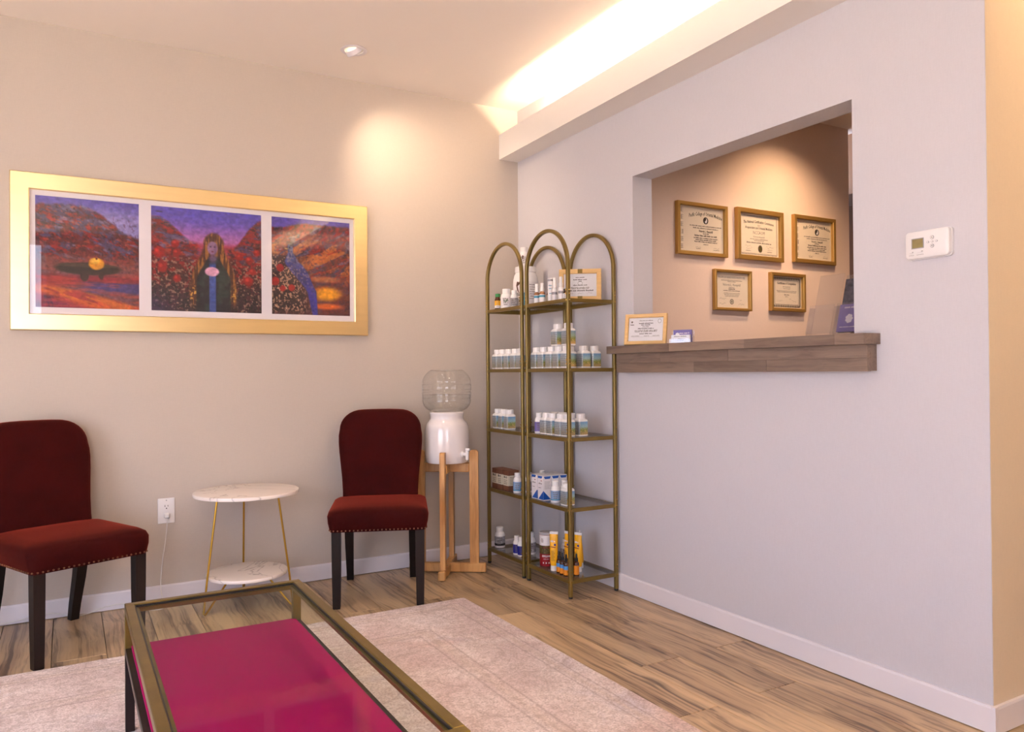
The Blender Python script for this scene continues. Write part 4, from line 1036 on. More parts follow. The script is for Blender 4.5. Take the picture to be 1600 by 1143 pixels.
for nm, lab, rc, fw_, pp, dr in (
    ('framed_certificate', 'gold framed college diploma with round black emblem, left of the top row in the office', (2.998, 3.388, 1.762, 2.064), 0.021, 'paper', d_college('~Master of Oriental Medicine degree')),
    ('framed_certificate', 'gold framed national certification with dotted border and dark oval seal, middle of the top row', (3.468, 3.866, 1.764, 2.073), 0.028, 'paper', d_ncca),
    ('framed_certificate', 'gold framed college diploma with round black emblem, right of the top row near the jamb', (3.966, 4.360, 1.776, 2.077), 0.024, 'paper', d_college('~Master of Oriental Medicine degree')),
    ('framed_certificate', 'small gold framed graduate institute diploma, left of the bottom row in the office', (3.282, 3.583, 1.452, 1.692), 0.016, 'paper', d_pacifica),
    ('framed_certificate', 'small gold framed completion certificate with dark patterned border, right of the bottom row', (3.752, 4.064, 1.462, 1.700), 0.020, 'paper', d_completion)):
    lo, w, h = ctr(*rc); cert(nm, lab, lo, w, h, fw_, pp, dr, group=GRP, mat_w=0.004)

# ================================================================== counter ledge in the opening
lg = thing('counter_ledge', 'grey stained butcher block counter ledge in the office opening', 'counter', (0, 0, 0))
cap = ob('cap', box(B(), (XR, OY0+0.001, 1.1835), (XR+TW, OY1-0.001, 1.1845)), M['stave'], lg)
def stave(bmn, lo, hi, parent):
    c = [(a+b_)/2 for a, b_ in zip(lo, hi)]; h = [(b_-a)/2 for a, b_ in zip(lo, hi)]
    return ob('stave', box(B(), tuple(-v for v in h), tuple(h), 0.0006), M['stave'], parent, c)
CZ0, CZ1 = 1.1835, 1.2205
rs = random.Random(3)
for i in range(2):
    xa = 2.315+0.045*i; cuts = [1.651, 1.651+(0.115 if i == 0 else 0.5), 2.18+0.2*i, 2.62, 3.077] if i == 0 else [1.651, 2.05, 2.5, 3.077]
    for a, b_ in zip(cuts, cuts[1:]): stave(None, (xa+.0002, a+.0002, CZ0), (xa+0.0448, b_-.0002, CZ1), cap)
for i in range(3):
    xa = XR+0.04*i; cuts = [OY0+.001, 2.1+0.15*i, 2.55+0.1*i, OY1-.001]
    for a, b_ in zip(cuts, cuts[1:]): stave(None, (xa+.0002, a+.0002, CZ0+.001), (xa+0.0398, b_-.0002, CZ1), cap)
apr = ob('apron', box(B(), (2.372, 1.666, 1.0925), (XR-.0005, 3.040, 1.1828)), M['stave'], lg)
for z0, z1, cuts in ((1.091, 1.1365, [1.664, 2.10, 2.50, 3.042]), (1.137, 1.1832, [1.664, 2.30, 2.72, 3.042])):
    for a, b_ in zip(cuts, cuts[1:]): stave(None, (2.350, a+.0002, z0), (2.3718, b_-.0002, z1), apr)

# ---- thermostat
th = thing('thermostat', 'white wall thermostat with a small screen, right of the office opening', 'thermostat', (XR, 1.469, 1.498))
def rr_x(hy, hz, r, x): return [(x, y, z) for y, z, _ in rrect(hy, hz, r, 0, 4)]
ob('back_plate', loft(B(), [rr_x(0.074, 0.046, 0.012, 0), rr_x(0.074, 0.046, 0.012, -0.010)]), M['white_plastic'], th, smooth=True)
ob('cover', loft(B(), [rr_x(0.0725, 0.0445, 0.012, -0.0102), rr_x(0.0715, 0.0435, 0.012, -0.024), rr_x(0.067, 0.039, 0.010, -0.028)]), M['white_plastic'], th, smooth=True)
sc_ = ob('screen', box(B(), (-0.0290, 0.010, -0.010), (-0.0281, 0.046, 0.018)), M['screen'], th)
b = B(); 
for lo, hi in (((0.008, 0.018), (0.048, 0.0205)), ((0.008, -0.0125), (0.048, -0.010)), ((0.0075, -0.0125), (0.010, 0.0205)), ((0.046, -0.0125), (0.0485, 0.0205))): box(b, (-0.0292, lo[0], lo[1]), (-0.0281, hi[0], hi[1]))
ob('screen_bezel', b, M['grey_plastic'], th)
for y, z, r, mm in ((-0.020, 0.017, 0.0062, 'grey_plastic'), (-0.020, -0.010, 0.0062, 'grey_plastic'), (-0.006, 0.0035, 0.0042, 'grey_plastic'), (-0.020, 0.0035, 0.0042, 'grey_plastic'), (-0.034, 0.0035, 0.0042, 'grey_plastic')):
    b = B(); rings = [[(x, y+rr*math.cos(2*PI*k/14), z+rr*math.sin(2*PI*k/14)*(0.75 if r < .005 else 1)) for k in range(14)] for x, rr in ((-0.0280, r), (-0.0295, r*0.95))]
    bt = ob('button', loft(b, rings), M[mm], th)
    b = B(); rings = [[(x, y+r*0.72*math.cos(2*PI*k/14), z+r*0.72*math.sin(2*PI*k/14)*(0.75 if r < .005 else 1)) for k in range(14)] for x in (-0.0294, -0.0297)]
    ob('button_face', loft(b, rings), M['white_plastic'], bt)
    if r > 0.005:
        s = 1 if z > 0 else -1; b = B(); quad(b, [(-0.0299, y-0.0025, z-s*0.0016), (-0.0299, y+0.0025, z-s*0.0016), (-0.0299, y, z+s*0.0026)]); ob('arrow', b, M['ink'], bt)
for y, w in ((0.050, 0.006), (0.021, 0.009)):
    s_ = ob('slide_switch', box(B(), (-0.0300, y-w, -0.0290), (-0.0281, y+w, -0.0240), 0.0006), M['white_plastic'], th)
    b = B()
    for k in range(5): quad(b, [(-0.0283, y-w-0.003+(2*w+0.006)*k/5, -0.0335), (-0.0283, y-w-0.003+(2*w+0.006)*(k+.6)/5, -0.0335), (-0.0283, y-w-0.003+(2*w+0.006)*(k+.6)/5, -0.0322), (-0.0283, y-w-0.003+(2*w+0.006)*k/5, -0.0322)])
    box(b, (-0.0284, y-w*1.2, -0.0232), (-0.0282, y-w*0.5, -0.0215)); ob('switch_legend', b, M['ink_soft'], s_, kind='stuff')

# ================================================================== brass racks
SH = [1.455, 1.115, 0.776, 0.435, 0.09]
RX0, RX1, RW = 2.105, 2.390, 0.388
def make_rack(y0, label):
    t = thing('brass_shelf_rack', label, 'shelf', (RX0, y0, 0), group='arched brass shelf racks')
    D = 0.276; h = 0.0093
    for x, n in ((0, 'front'), (D, 'rear')):
        pts = [(x, 0, 0.010), (x, 0, 0.8), (x, 0, 1.60)] + [(x, RW/2-RW/2*math.cos(PI*k/28), 1.615+RW/2*math.sin(PI*k/28)) for k in range(0, 29)] + [(x, RW, 1.60), (x, RW, 0.8), (x, RW, 0.010)]
        ob('arch_frame', tube(B(), pts, 0, sq=(h, h)), M['brass'], t, smooth=True)
        for y in (0, RW): ob('foot_cap', lathe(B(), [(0.0095, 0.0), (0.0105, 0.003), (0.0105, 0.010)], 12, x, y), M['black_plastic'], t)
    for z in SH:
        b_ = B(); w = 0.0075; hh = 0.019
        for x in (0, D): box(b_, (x-w, h, z-hh), (x+w, RW-h, z-0.0005), 0.001)
        for y in (0, RW): box(b_, (h, y-w, z-hh), (D-h, y+w, z-0.0005), 0.001)
        rl = ob('shelf_frame', b_, M['brass'], t)
        ob('glass_shelf', box(B(), (w, w, z-0.0065), (D-w, RW-w, z-0.0005)), M['glass_shelf'], rl)
        bb_ = B()
        for x, sx in ((0, -1), (D, 1)):
            for y, sy in ((0, -1), (RW, 1)):
                for p in ((x+sx*(h+.001), y, z-0.009), (x, y+sy*(h+.001), z-0.009), (x, y+sy*(h+.001), z+0.022), (x, y+sy*(h+.001), z+0.040), (x+sx*(h+.001), y-sy*0.006, z+0.022), (x+sx*(h+.001), y-sy*0.006, z+0.040)):
                    bmesh.ops.create_icosphere(bb_, subdivisions=1, radius=0.0036, matrix=Matrix.Translation(p))
        ob('bolt', bb_, M['brass_hi'], rl, kind='stuff')
    return t
rk1 = make_rack(3.100, 'arched brass shelf rack nearer the counter ledge, glass shelves full of bottles')
rk2 = dup(rk1, (RX0+0.002, 3.542, 0), label='arched brass shelf rack in the corner beside the oak water stand')

# ================================================================== products
PROTO = {}
def item(key, build, loc, label, cat='bottle', group=None, rz=0.0, name='supplement_bottle'):
    if key not in PROTO:
        t = thing(name, label, cat, loc, rz, group); build(t); PROTO[key] = t; return t
    return dup(PROTO[key], loc, (0, 0, rz), label, group)
def square_bottle(label_key):
    def f(t):
        w = 0.0275
        ob('body', loft(B(), [rrect(w-.003, w-.003, .008, 0, 3), rrect(w, w, .009, .003, 3), rrect(w, w, .009, .078, 3), rrect(w-.003, w-.003, .010, .083, 3), rrect(.021, .021, .019, .087, 3), rrect(.021, .021, .019, .089, 3)]), M['white_plastic'], t, smooth=True)
        ob('cap', lathe(B(), [(0.0225, 0.0885), (0.0225, 0.108), (0.0215, 0.1105), (0.019, 0.1115)], 24, ribs=(0.08, 0.109, 0.955)), M['white_plastic'], t)
        e = 0.0004; z0, z1 = 0.008, 0.073; k = w-0.0045
        b_ = B(); quad(b_, [(-k, -w-e, z0), (k, -w-e, z0), (k, -w-e, z1), (-k, -w-e, z1)]); quad(b_, [(-w-e, k, z0), (-w-e, -k, z0), (-w-e, -k, z1), (-w-e, k, z1)])
        quad(b_, [(-w-e, -k, z0), (-k-.0005, -w-e, z0), (-k-.0005, -w-e, z1), (-w-e, -k, z1)])
        ob('label_print', b_, M[label_key], t)
    return f
def round_bottle(r, h, body='white_plastic', lab=None, cap='white_plastic', cr_=0.7, band=None, neck=0.78, sq=False):
    def f(t):
        ch = h*0.2
        ob('body', lathe(B(), [(r*.92, 0), (r, .003), (r, h*.58), (r*.96, h*.64), (r*neck, h*.75), (r*cr_*.9, h*.78), (r*cr_*.9, h*.8)], 24), M[body], t, smooth=True)
        ob('cap', lathe(B(), [(r*cr_, h*.79), (r*cr_, h*.985), (r*cr_*.9, h)], 20, ribs=(h*.7, h*.98, .96)), M[cap], t)
        if lab:
            lo, hi = h*.10, h*.56
            ob('label_print', lathe(B(), [(r+.0004, lo), (r+.0004, hi)], 24, cap=False), M[lab], t, smooth=True)
            if band:
                ob('label_band', lathe(B(), [(r+.0007, band[1]*h), (r+.0007, band[2]*h)], 24, cap=False), M[band[0]], t, smooth=True)
            b_ = B(); a = math.radians(235)
            for q in range(4):
                z = lo+(hi-lo)*(0.82-0.2*q); text_into(b_, '~formula', r*0.42, 0, z, cyl=(r+.0009, a), width=r*(1.1-0.1*q))
            ob('lettering', b_, M['ink_soft'], t, kind='stuff')
    return f
Z1, Z2, Z3, Z4, Z5 = [z-0.0003 for z in SH]
ORD = ['first', 'second', 'third', 'fourth', 'fifth', 'sixth']
# second shelf
g = 'square bottles on the second shelf of the corner rack'
for i, y in enumerate((3.888, 3.826, 3.756, 3.684, 3.618)):
    item(('meadow'), square_bottle('label_meadow'), (2.150, y, Z2), 'square white bottle with meadow label, %s from the left, second shelf of the corner rack' % ORD[i], group=g)
g = 'square bottles on the second shelf of the near rack'
for i, y in enumerate((3.462, 3.394, 3.316, 3.252, 3.178)):
    k = 'meadow' if i not in (2, 4) else 'orchard'
    item(k, square_bottle('label_orchard'), (2.150, y, Z2), 'square white bottle, %s from the left along the front, second shelf of near rack' % ORD[i], group=g)
for x, y, l, k in ((2.244, 3.172, 'square white bottle next to the rightmost one, second shelf of near rack', 'meadow'), (2.308, 3.172, 'square white bottle at the right end, second shelf of near rack', 'meadow'),
                (2.215, 3.250, 'square white bottle half hidden behind the post, second shelf of near rack', 'orchard'), (2.216, 3.330, 'square white bottle in the back row, second shelf of near rack', 'meadow')):
    item(k, None, (x, y, Z2), l, group=g)
for y, l in ((3.272, 'square white bottle stacked on the others, left of the brass post'), (3.176, 'square white bottle stacked on the others, right of the brass post')):
    item('orchard', None, (2.150, y-0.010, Z2+0.1118), l, group=g)
# third shelf
g = 'square bottles on the third shelf of the corner rack'
for i, y in enumerate((3.893, 3.828, 3.762)):
    item('meadow', None, (2.152, y, Z3), 'square white bottle with meadow label, %s from the left, third shelf of the corner rack' % ORD[i], group=g, rz=-0.12)
g = 'square bottles on the third shelf of the near rack'
item('slim_violet', round_bottle(0.024, 0.108, lab='purple', cr_=0.72), (2.150, 3.447, Z3), 'slim round white bottle with violet label, left end of the near rack third shelf', group='round bottles')
for i, y in enumerate((3.374, 3.314, 3.236, 3.176)):
    item('meadow' if i % 2 else 'violet', square_bottle('label_violet'), (2.150, y, Z3), 'square white bottle, %s along the front edge, third shelf of near rack' % ORD[i], group=g)
item('meadow', None, (2.226, 3.176, Z3), 'square white bottle at the right end, third shelf of near rack', group=g)
for i, (x, y) in enumerate(((2.214, 3.392), (2.216, 3.325), (2.218, 3.252))):
    item('orchard', None, (x, y, Z3), 'square white bottle in the back row, %s from the left, third shelf of near rack' % ORD[i], group=g)
# fourth shelf: cartons
def brown_box(t):
    ob('carton', box(B(), (-.035, -.028, 0), (.035, .028, .112), .001), M['brown_box'], t)
    b_ = B(); e = .0355
    for z0, z1 in ((.028, .085),):
        quad(b_, [(-e, .0285, z0), (-e, -.0285, z0), (-e, -.0285, z1), (-e, .0285, z1)]); quad(b_, [(-e, -.0285, z0), (e, -.0285, z0), (e, -.0285, z1), (-e, -.0285, z1)])
    ob('label_print', b_, M['cream'], t)
    b_ = B(); tb_ = B(); text_into(tb_, '~HERB', .017, 0, .074, 0, width=.036, bold=.0012)
    for q in range(3): text_into(tb_, '~tea granules', .007, 0, .058-.010*q, 0, width=.038)
    for v in tb_.verts: v.co = Vector((-e-.0004, -v.co.x, v.co.z))
    ob('lettering', tb_, M['ink'], t, kind='stuff'); b_.free()
    b_ = B()
    for q in range(6): quad(b_, [(-.024, -.0290, .074-.008*q), (.02-.004*(q % 3), -.0290, .074-.008*q), (.02-.004*(q % 3), -.0290, .0765-.008*q), (-.024, -.0290, .0765-.008*q)])
    ob('fine_print', b_, M['ink_soft'], t, kind='stuff')
for i, y in enumerate((3.897, 3.836, 3.766)):
    item('brown_box', brown_box, (2.160, y, Z4), 'brown carton with cream label, %s from the left on the corner rack fourth shelf' % ORD[i], 'carton', 'brown cartons', name='supplement_carton')
item('blue_bottle', round_bottle(0.0245, 0.108, lab='pale_blue', cr_=0.68, band=('teal', .12, .16)), (2.147, 3.672, Z4), 'round white bottle with pale blue label beside the brown cartons', group='round bottles')
item('slim_white', round_bottle(0.022, 0.11, lab='grey_label', cr_=0.68), (2.205, 3.648, Z4), 'round white bottle behind the pale blue one, half hidden by brass post', group='round bottles')
item('slim_white', None, (2.300, 3.66, Z4), 'round white bottle at the back, seen between the two racks, fourth shelf', group='round bottles')
def blue_box(t):
    X_, Y_, H_ = .0235, .027, .126; e = .0004
    ob('carton', box(B(), (-X_, -Y_, 0), (X_, Y_, H_), .0008), M['box_white'], t)
    b_ = B()
    quad(b_, [(-X_-e, Y_*.8, .004), (-X_-e, -Y_, .004), (-X_-e, -Y_, .050)]); quad(b_, [(-X_, -Y_-e, .004), (X_*.95, -Y_-e, .004), (-X_, -Y_-e, .050)])
    quad(b_, [(-X_*.55, -Y_-e, .110), (X_*.7, -Y_-e, .110), (X_*.95, -Y_-e, .123), (-X_*.9, -Y_-e, .123)]); quad(b_, [(-X_-e, Y_*.9, .112), (-X_-e, -Y_*.4, .112), (-X_-e, -Y_*.7, .124), (-X_-e, Y_*.9, .124)])
    ob('blue_print', b_, M['blue'], t, kind='stuff')
    b_ = B()
    for q in range(7): quad(b_, [(-X_*.7, -Y_-e, .096-.006*q), (X_*(.8-.1*(q % 3)), -Y_-e, .096-.006*q), (X_*(.8-.1*(q % 3)), -Y_-e, .0972-.006*q), (-X_*.7, -Y_-e, .0972-.006*q)])
    tb_ = B(); text_into(tb_, '~Essential', .012, 0, 0, 0, width=.04)
    for v in tb_.verts: v.co = Vector((-X_-e, -v.co.x*.9, v.co.z+.085))
    ob('fine_print', b_, M['ink_soft'], t, kind='stuff'); ob('lettering', tb_, M['ink_soft'], t, kind='stuff')
    rb = B(); quad(rb, [(-X_-e, -.002, .098), (-X_-e, -.014, .098), (-X_-e, -.014, .102), (-X_-e, -.002, .102)]); ob('red_mark', rb, M['red'], t)
    db = B(); quad(db, [(-X_-e, Y_*.7, .062), (-X_-e, -Y_*.2, .062), (-X_-e, -Y_*.2, .0645), (-X_-e, Y_*.7, .0645)]); ob('rule_line', db, M['ink_soft'], t)
for i, (x, y, l) in enumerate(((2.143, 3.452, 'leftmost front one'), (2.143, 3.390, 'front corner one'), (2.193, 3.390, 'middle of the front row'), (2.243, 3.390, 'right end of the front row'), (2.195, 3.452, 'behind the leftmost one'), (2.246, 3.452, 'back corner one'))):
    item('blue_box', blue_box, (x, y, Z4), 'white carton with blue triangle on the fourth shelf, ' + l, 'carton', 'white and blue cartons', name='supplement_carton')
item('blue_bottle', None, (2.150, 3.296, Z4), 'round white bottle with pale blue label before the white cartons', group='round bottles')
item('slim_white', None, (2.200, 3.288, Z4), 'round white bottle just behind the pale blue one before the white cartons', group='round bottles')
item('meadow', None, (2.150, 3.186, Z4), 'square white bottle behind the front brass post, fourth shelf of near rack', group='square bottles')
# bottom shelf
item('band_bottle', round_bottle(0.030, 0.116, lab='grey_label', cr_=0.72, band=('ink', .11, .22)), (2.160, 3.902, Z5), 'round white bottle with grey label and black band on the corner rack bottom shelf', group='round bottles')
item('navy_bottle', round_bottle(0.0215, 0.104, lab='navy', cr_=0.66), (2.152, 3.694, Z5), 'small white bottle with navy label, left of the pair on bottom shelf', group='round bottles')
item('navy_bottle', None, (2.152, 3.644, Z5), 'small white bottle with navy label, right of the pair, beside brass post', group='round bottles')
item('grey_bottle', round_bottle(0.029, 0.118, lab='grey_label', cr_=0.72), (2.225, 3.668, Z5), 'round grey labelled bottle behind the navy labelled pair', group='round bottles')
item('grey_bottle', None, (2.300, 3.630, Z5), 'round grey labelled bottle seen between the racks on the bottom shelf', group='round bottles')
item('grey_bottle', None, (2.310, 3.440, Z5), 'round grey labelled bottle behind the yellow tube on bottom shelf', group='round bottles')
cn = thing('powder_canister', 'large red and white powder canister on the bottom shelf of the near rack', 'canister', (2.165, 3.412, Z5))
r = 0.0345
ob('body', lathe(B(), [(r-.001, 0), (r, .003), (r, .160)], 36), M['red'], cn, smooth=True)
ob('lid', lathe(B(), [(r+.001, .1602), (r+.0015, .162), (r+.0015, .171), (r-.001, .1745), (r-.004, .1735)], 36), M['grey_plastic'], cn, smooth=True)
ob('upper_label', lathe(B(), [(r+.0004, .107), (r+.0004, .159)], 36, cap=False), M['box_white'], cn, smooth=True)
ob('picture_band', lathe(B(), [(r+.0004, .064), (r+.0004, .106)], 36, cap=False), M['olive'], cn, smooth=True)
b = B(); a0 = math.radians(238)
text_into(b, 'PSYLLIUM', .013, 0, .052, cyl=(r+.0008, a0), width=.046, bold=.0006); text_into(b, '~whole husks', .006, 0, .038, cyl=(r+.0008, a0)); ob('lettering', b, M['box_white'], cn, kind='stuff')
b = B(); text_into(b, '~ORGANIC', .008, 0, .096, cyl=(r+.0008, a0), width=.040); ob('heading_print', b, M['red'], cn, kind='stuff')
b = B()
for k in range(3):
    a = a0-0.45+0.42*k; vs = [b.verts.new(((r+.0009)*math.cos(a+.10*math.cos(q*PI/5)), (r+.0009)*math.sin(a+.10*math.cos(q*PI/5)), .018+.0045*math.sin(q*PI/5))) for q in range(10)]; b.faces.new(vs)
ob('seal_print', b, M['box_white'], cn, kind='stuff')
b = B(); a = a0-0.62
for dz, w in ((.140, .010), (.133, .016), (.126, .013)): text_into(b, '~pure', .009, 0, dz, cyl=(r+.0008, a), width=w)
ob('mark_print', b, M['ink_soft'], cn, kind='stuff')
def tube_pack(t):
    h = 0.196; H0 = .026
    def ring(z, a, c, n=16): return [(a*math.cos(2*PI*k/n), c*math.sin(2*PI*k/n), z) for k in range(n)]
    ob('tube_body', loft(B(), [ring(H0, .0165, .0165), ring(.035, .0190, .0190), ring(.10, .0200, .0150), ring(.16, .0208, .0075), ring(.183, .0212, .0024)]), M['yellow'], t, smooth=True)
    ob('crimp', box(B(), (-.0214, -.0022, .183), (.0214, .0022, h), .0008), M['white_plastic'], t)
    ob('cap', lathe(B(), [(.0165, 0), (.0175, .002), (.0165, H0)], 20), M['white_plastic'], t, smooth=True)
    b_ = B(); rr = B(); dd = B()
    for q in range(9): quad(b_, [(-.011, -.0202+.00004*q, .052+.006*q), (.009-.003*(q % 3), -.0202+.00004*q, .052+.006*q), (.009-.003*(q % 3), -.0202+.00004*q, .0535+.006*q), (-.011, -.0202+.00004*q, .0535+.006*q)])
    ob('fine_print', b_, M['brown'], t, kind='stuff')
    quad(rr, [(-.014, -.0160, .120), (.012, -.0160, .116), (.012, -.0158, .120), (-.014, -.0158, .124)]); ob('red_stripe', rr, M['red'], t)
    disc(dd, .008, .132, .0055, -.0150, 14); ob('round_mark', dd, M['navy'], t)
    wb2 = B(); text_into(wb2, '~cream', .014, -.003, .148, -.0130, width=.022); ob('lettering', wb2, M['box_white'], t, kind='stuff')
item('tube', tube_pack, (2.140, 3.300, Z5), 'yellow ointment tube standing on its cap beside the red canister', 'tube', 'yellow ointment tubes', rz=-0.75, name='ointment_tube')
item('tube', None, (2.205, 3.268, Z5), 'yellow ointment tube half hidden left of the front brass post', 'tube', 'yellow ointment tubes', rz=-1.25, name='ointment_tube')
item('tube', None, (2.232, 3.216, Z5), 'yellow ointment tube half hidden right of the front brass post', 'tube', 'yellow ointment tubes', rz=-1.15, name='ointment_tube')
item('tube', None, (2.284, 3.276, Z5), 'yellow ointment tube at the right end, turned edge on, by the wall', 'tube', 'yellow ointment tubes', rz=0.95, name='ointment_tube')
def dropper(lab, top):
    def f(t):
        ob('body', lathe(B(), [(.0125, 0), (.0135, .003), (.0135, .058), (.012, .064), (.0065, .070), (.0065, .074)], 18), M['amber'], t, smooth=True)
        ob('dropper_cap', lathe(B(), [(.0085, .0705), (.0085, .086), (.0052, .087), (.0048, .102), (.003, .107)], 14), M['black_plastic'], t, smooth=True)
        ob('label_print', lathe(B(), [(.0139, .006), (.0139, .032)], 18, cap=False), M[lab], t, smooth=True)
        ob('label_top', lathe(B(), [(.0139, .032), (.0139, .050)], 18, cap=False), M[top], t, smooth=True)
    return f
for i, (x, y) in enumerate(((2.136, 3.247), (2.134, 3.214), (2.132, 3.177))):
    item('drop_blue', dropper('orange', 'sky_blue'), (x, y, Z5), 'small amber dropper bottle with blue and orange label, %s from the left' % ORD[i], group='dropper bottles', name='dropper_bottle')
item('drop_orange', dropper('orange', 'orange'), (2.180, 3.158, Z5), 'small amber dropper bottle with plain orange label right of the brass post', group='dropper bottles', name='dropper_bottle')
# top shelf
item('amber_yellow', round_bottle(0.0175, 0.092, body='amber', lab='yellow', cap='green', cr_=0.85, band=('box_white', .10, .26)), (2.142, 3.872, Z1), 'small amber bottle with yellow label and dark cap, leftmost on the top shelf', group='top shelf bottles')
wl = item('leaf_bottle', round_bottle(0.032, 0.112, lab='box_white', cr_=0.72), (2.152, 3.790, Z1), 'round white bottle with a green leaf mark on the top shelf', group='top shelf bottles')
b = B(); a = math.radians(232)
for s in (-1, 1):
    vs = [b.verts.new(((.0326)*math.cos(a+s*u/.0326), (.0326)*math.sin(a+s*u/.0326), z)) for u, z in ((0, .034), (.010, .040), (.015, .052), (.008, .050), (.002, .042))]; b.faces.new(vs)
ob('leaf_mark', b, M['green'], wl)
item('small_white', round_bottle(0.0205, 0.098, lab='grey_label', cr_=0.72), (2.160, 3.716, Z1), 'smaller round white bottle right of the leaf marked bottle on the top shelf', group='top shelf bottles')
jb = thing('protein_tub', 'big white powder tub with dark picture on its label, top shelf of corner rack', 'tub', (2.262, 3.760, Z1))
r = 0.071
ob('body', lathe(B(), [(r*.95, 0), (r, .006), (r, .145), (r*.985, .165), (r*.90, .190), (r*.80, .203), (r*.78, .206)], 40), M['white_plastic'], jb, smooth=True)
ob('lid', lathe(B(), [(r*.84, .2065), (r*.85, .209), (r*.85, .232), (r*.82, .237)], 40, ribs=(.207, .233, .985)), M['white_plastic'], jb)
ob('label_print', lathe(B(), [(r+.0005, .012), (r+.0005, .150)], 40, cap=False), M['box_white'], jb, smooth=True)
def cyl_patch(rad, a0, a1, pts, m, nm, parent):
    b_ = B(); vs = [b_.verts.new((rad*math.cos(a0+(a1-a0)*u), rad*math.sin(a0+(a1-a0)*u), z)) for u, z in pts]; b_.faces.new(vs); ob(nm, b_, m, parent)
A_ = math.radians(212)
def strip_patch(rad, a0, a1, z0, z1, m, nm, parent):
    b_ = B(); n = 8
    for k in range(n):
        aa, ab = a0+(a1-a0)*k/n, a0+(a1-a0)*(k+1)/n
        quad(b_, [(rad*math.cos(aa), rad*math.sin(aa), z0), (rad*math.cos(ab), rad*math.sin(ab), z0), (rad*math.cos(ab), rad*math.sin(ab), z1), (rad*math.cos(aa), rad*math.sin(aa), z1)])
    ob(nm, b_, m, parent)
strip_patch(r+.0009, math.radians(222), math.radians(246), .012, .088, M['teal'], 'blue_panel', jb)
strip_patch(r+.0009, math.radians(190), math.radians(222), .070, .088, M['grey_label'], 'grey_panel', jb)
cyl_patch(r+.0012, math.radians(192), math.radians(216), [(0, .13), (.2, .15), (1, .15), (.8, .135), (.35, .125), (.55, .10), (.8, .085), (.55, .09), (.2, .105)], M['brown'], 'dark_picture', jb)
b = B()
for q in range(5): text_into(b, '~whey powder', .010, 0, .058-.011*q, cyl=(r+.0012, math.radians(205)), width=.032)
for q in range(7): text_into(b, '~ingredients', .008, 0, .132-.013*q, cyl=(r+.0012, math.radians(272)), width=.040-.004*(q % 3))
ob('lettering', b, M['ink_soft'], jb, kind='stuff')
jr = item('stack_jar', round_bottle(0.027, 0.112, lab='box_white', cr_=0.8), (2.252, 3.758, Z1+0.2373), 'white bottle standing on top of the big white tub', group='top shelf bottles')
cyl_patch(.0282, math.radians(212), math.radians(236), [(0, .055), (.3, .066), (1, .060), (.8, .045), (.3, .040)], M['brown'], 'dark_mark', jr)
def spray(body, lab, h):
    def f(t):
        r_ = .0135 if h > .11 else .0155; k = h*.58
        ob('body', lathe(B(), [(r_*.94, 0), (r_, .002), (r_, k*.86), (r_*.8, k*.96), (r_*.5, k), (r_*.5, k+.003)], 18), M[body], t, smooth=True)
        ob('label_print', lathe(B(), [(r_+.0004, .004), (r_+.0004, k*.74)], 18, cap=False), M['box_white'], t, smooth=True)
        ob('label_mark', lathe(B(), [(r_+.0007, k*.50), (r_+.0007, k*.68)], 18, cap=False), M[lab], t, smooth=True)
        ob('sprayer', lathe(B(), [(r_*.72, k+.001), (r_*.74, k+h*.15), (r_*.62, k+h*.17), (r_*.60, h*.98), (r_*.54, h)], 16), M['white_plastic'], t, smooth=True)
    return f
item('spray_amber', spray('brown_glass', 'teal', .104), (2.142, 3.446, Z1), 'brown glass spray bottle, left of the pair on top shelf of near rack', group='spray bottles', name='spray_bottle')
item('spray_amber', None, (2.142, 3.394, Z1), 'brown glass spray bottle, right of the pair on top shelf of near rack', group='spray bottles', name='spray_bottle')
item('amber_small', round_bottle(.016, .076, body='brown_glass', lab='cream', cap='brown', cr_=.7), (2.188, 3.394, Z1), 'small brown bottle behind the brown spray bottles', group='top shelf bottles')
t = thing('spray_tube', 'tall white cylinder carton beside the clear spray bottles', 'carton', (2.160, 3.340, Z1))
ob('body', lathe(B(), [(.0150, 0), (.0155, .002), (.0155, .121), (.0145, .123)], 22), M['box_white'], t, smooth=True)
b = B(); text_into(b, '~essence mist', .011, 0, .085, cyl=(.0159, math.radians(230)), width=.018); text_into(b, '~balance', .010, 0, .07, cyl=(.0159, math.radians(230)), width=.015); text_into(b, '~spray', .010, 0, .045, cyl=(.0159, math.radians(235)), width=.015)
ob('lettering', b, M['teal'], t, kind='stuff')
ob('top_band', lathe(B(), [(.0157, .108), (.0157, .118)], 22, cap=False), M['grey_label'], t, smooth=True)
item('spray_clear', spray('white_plastic', 'grey_label', .120), (2.150, 3.288, Z1), 'clear spray bottle, left of the pair before the bamboo frame', group='spray bottles', name='spray_bottle')
item('spray_clear', None, (2.150, 3.230, Z1), 'clear spray bottle, right of the pair before the bamboo frame', group='spray bottles', name='spray_bottle')
item('vial', round_bottle(.0095, .052, body='amber', lab='box_white', cap='black_plastic', cr_=.75), (2.132, 3.168, Z1), 'tiny dark vial with white label beside the front brass post', group='top shelf bottles')

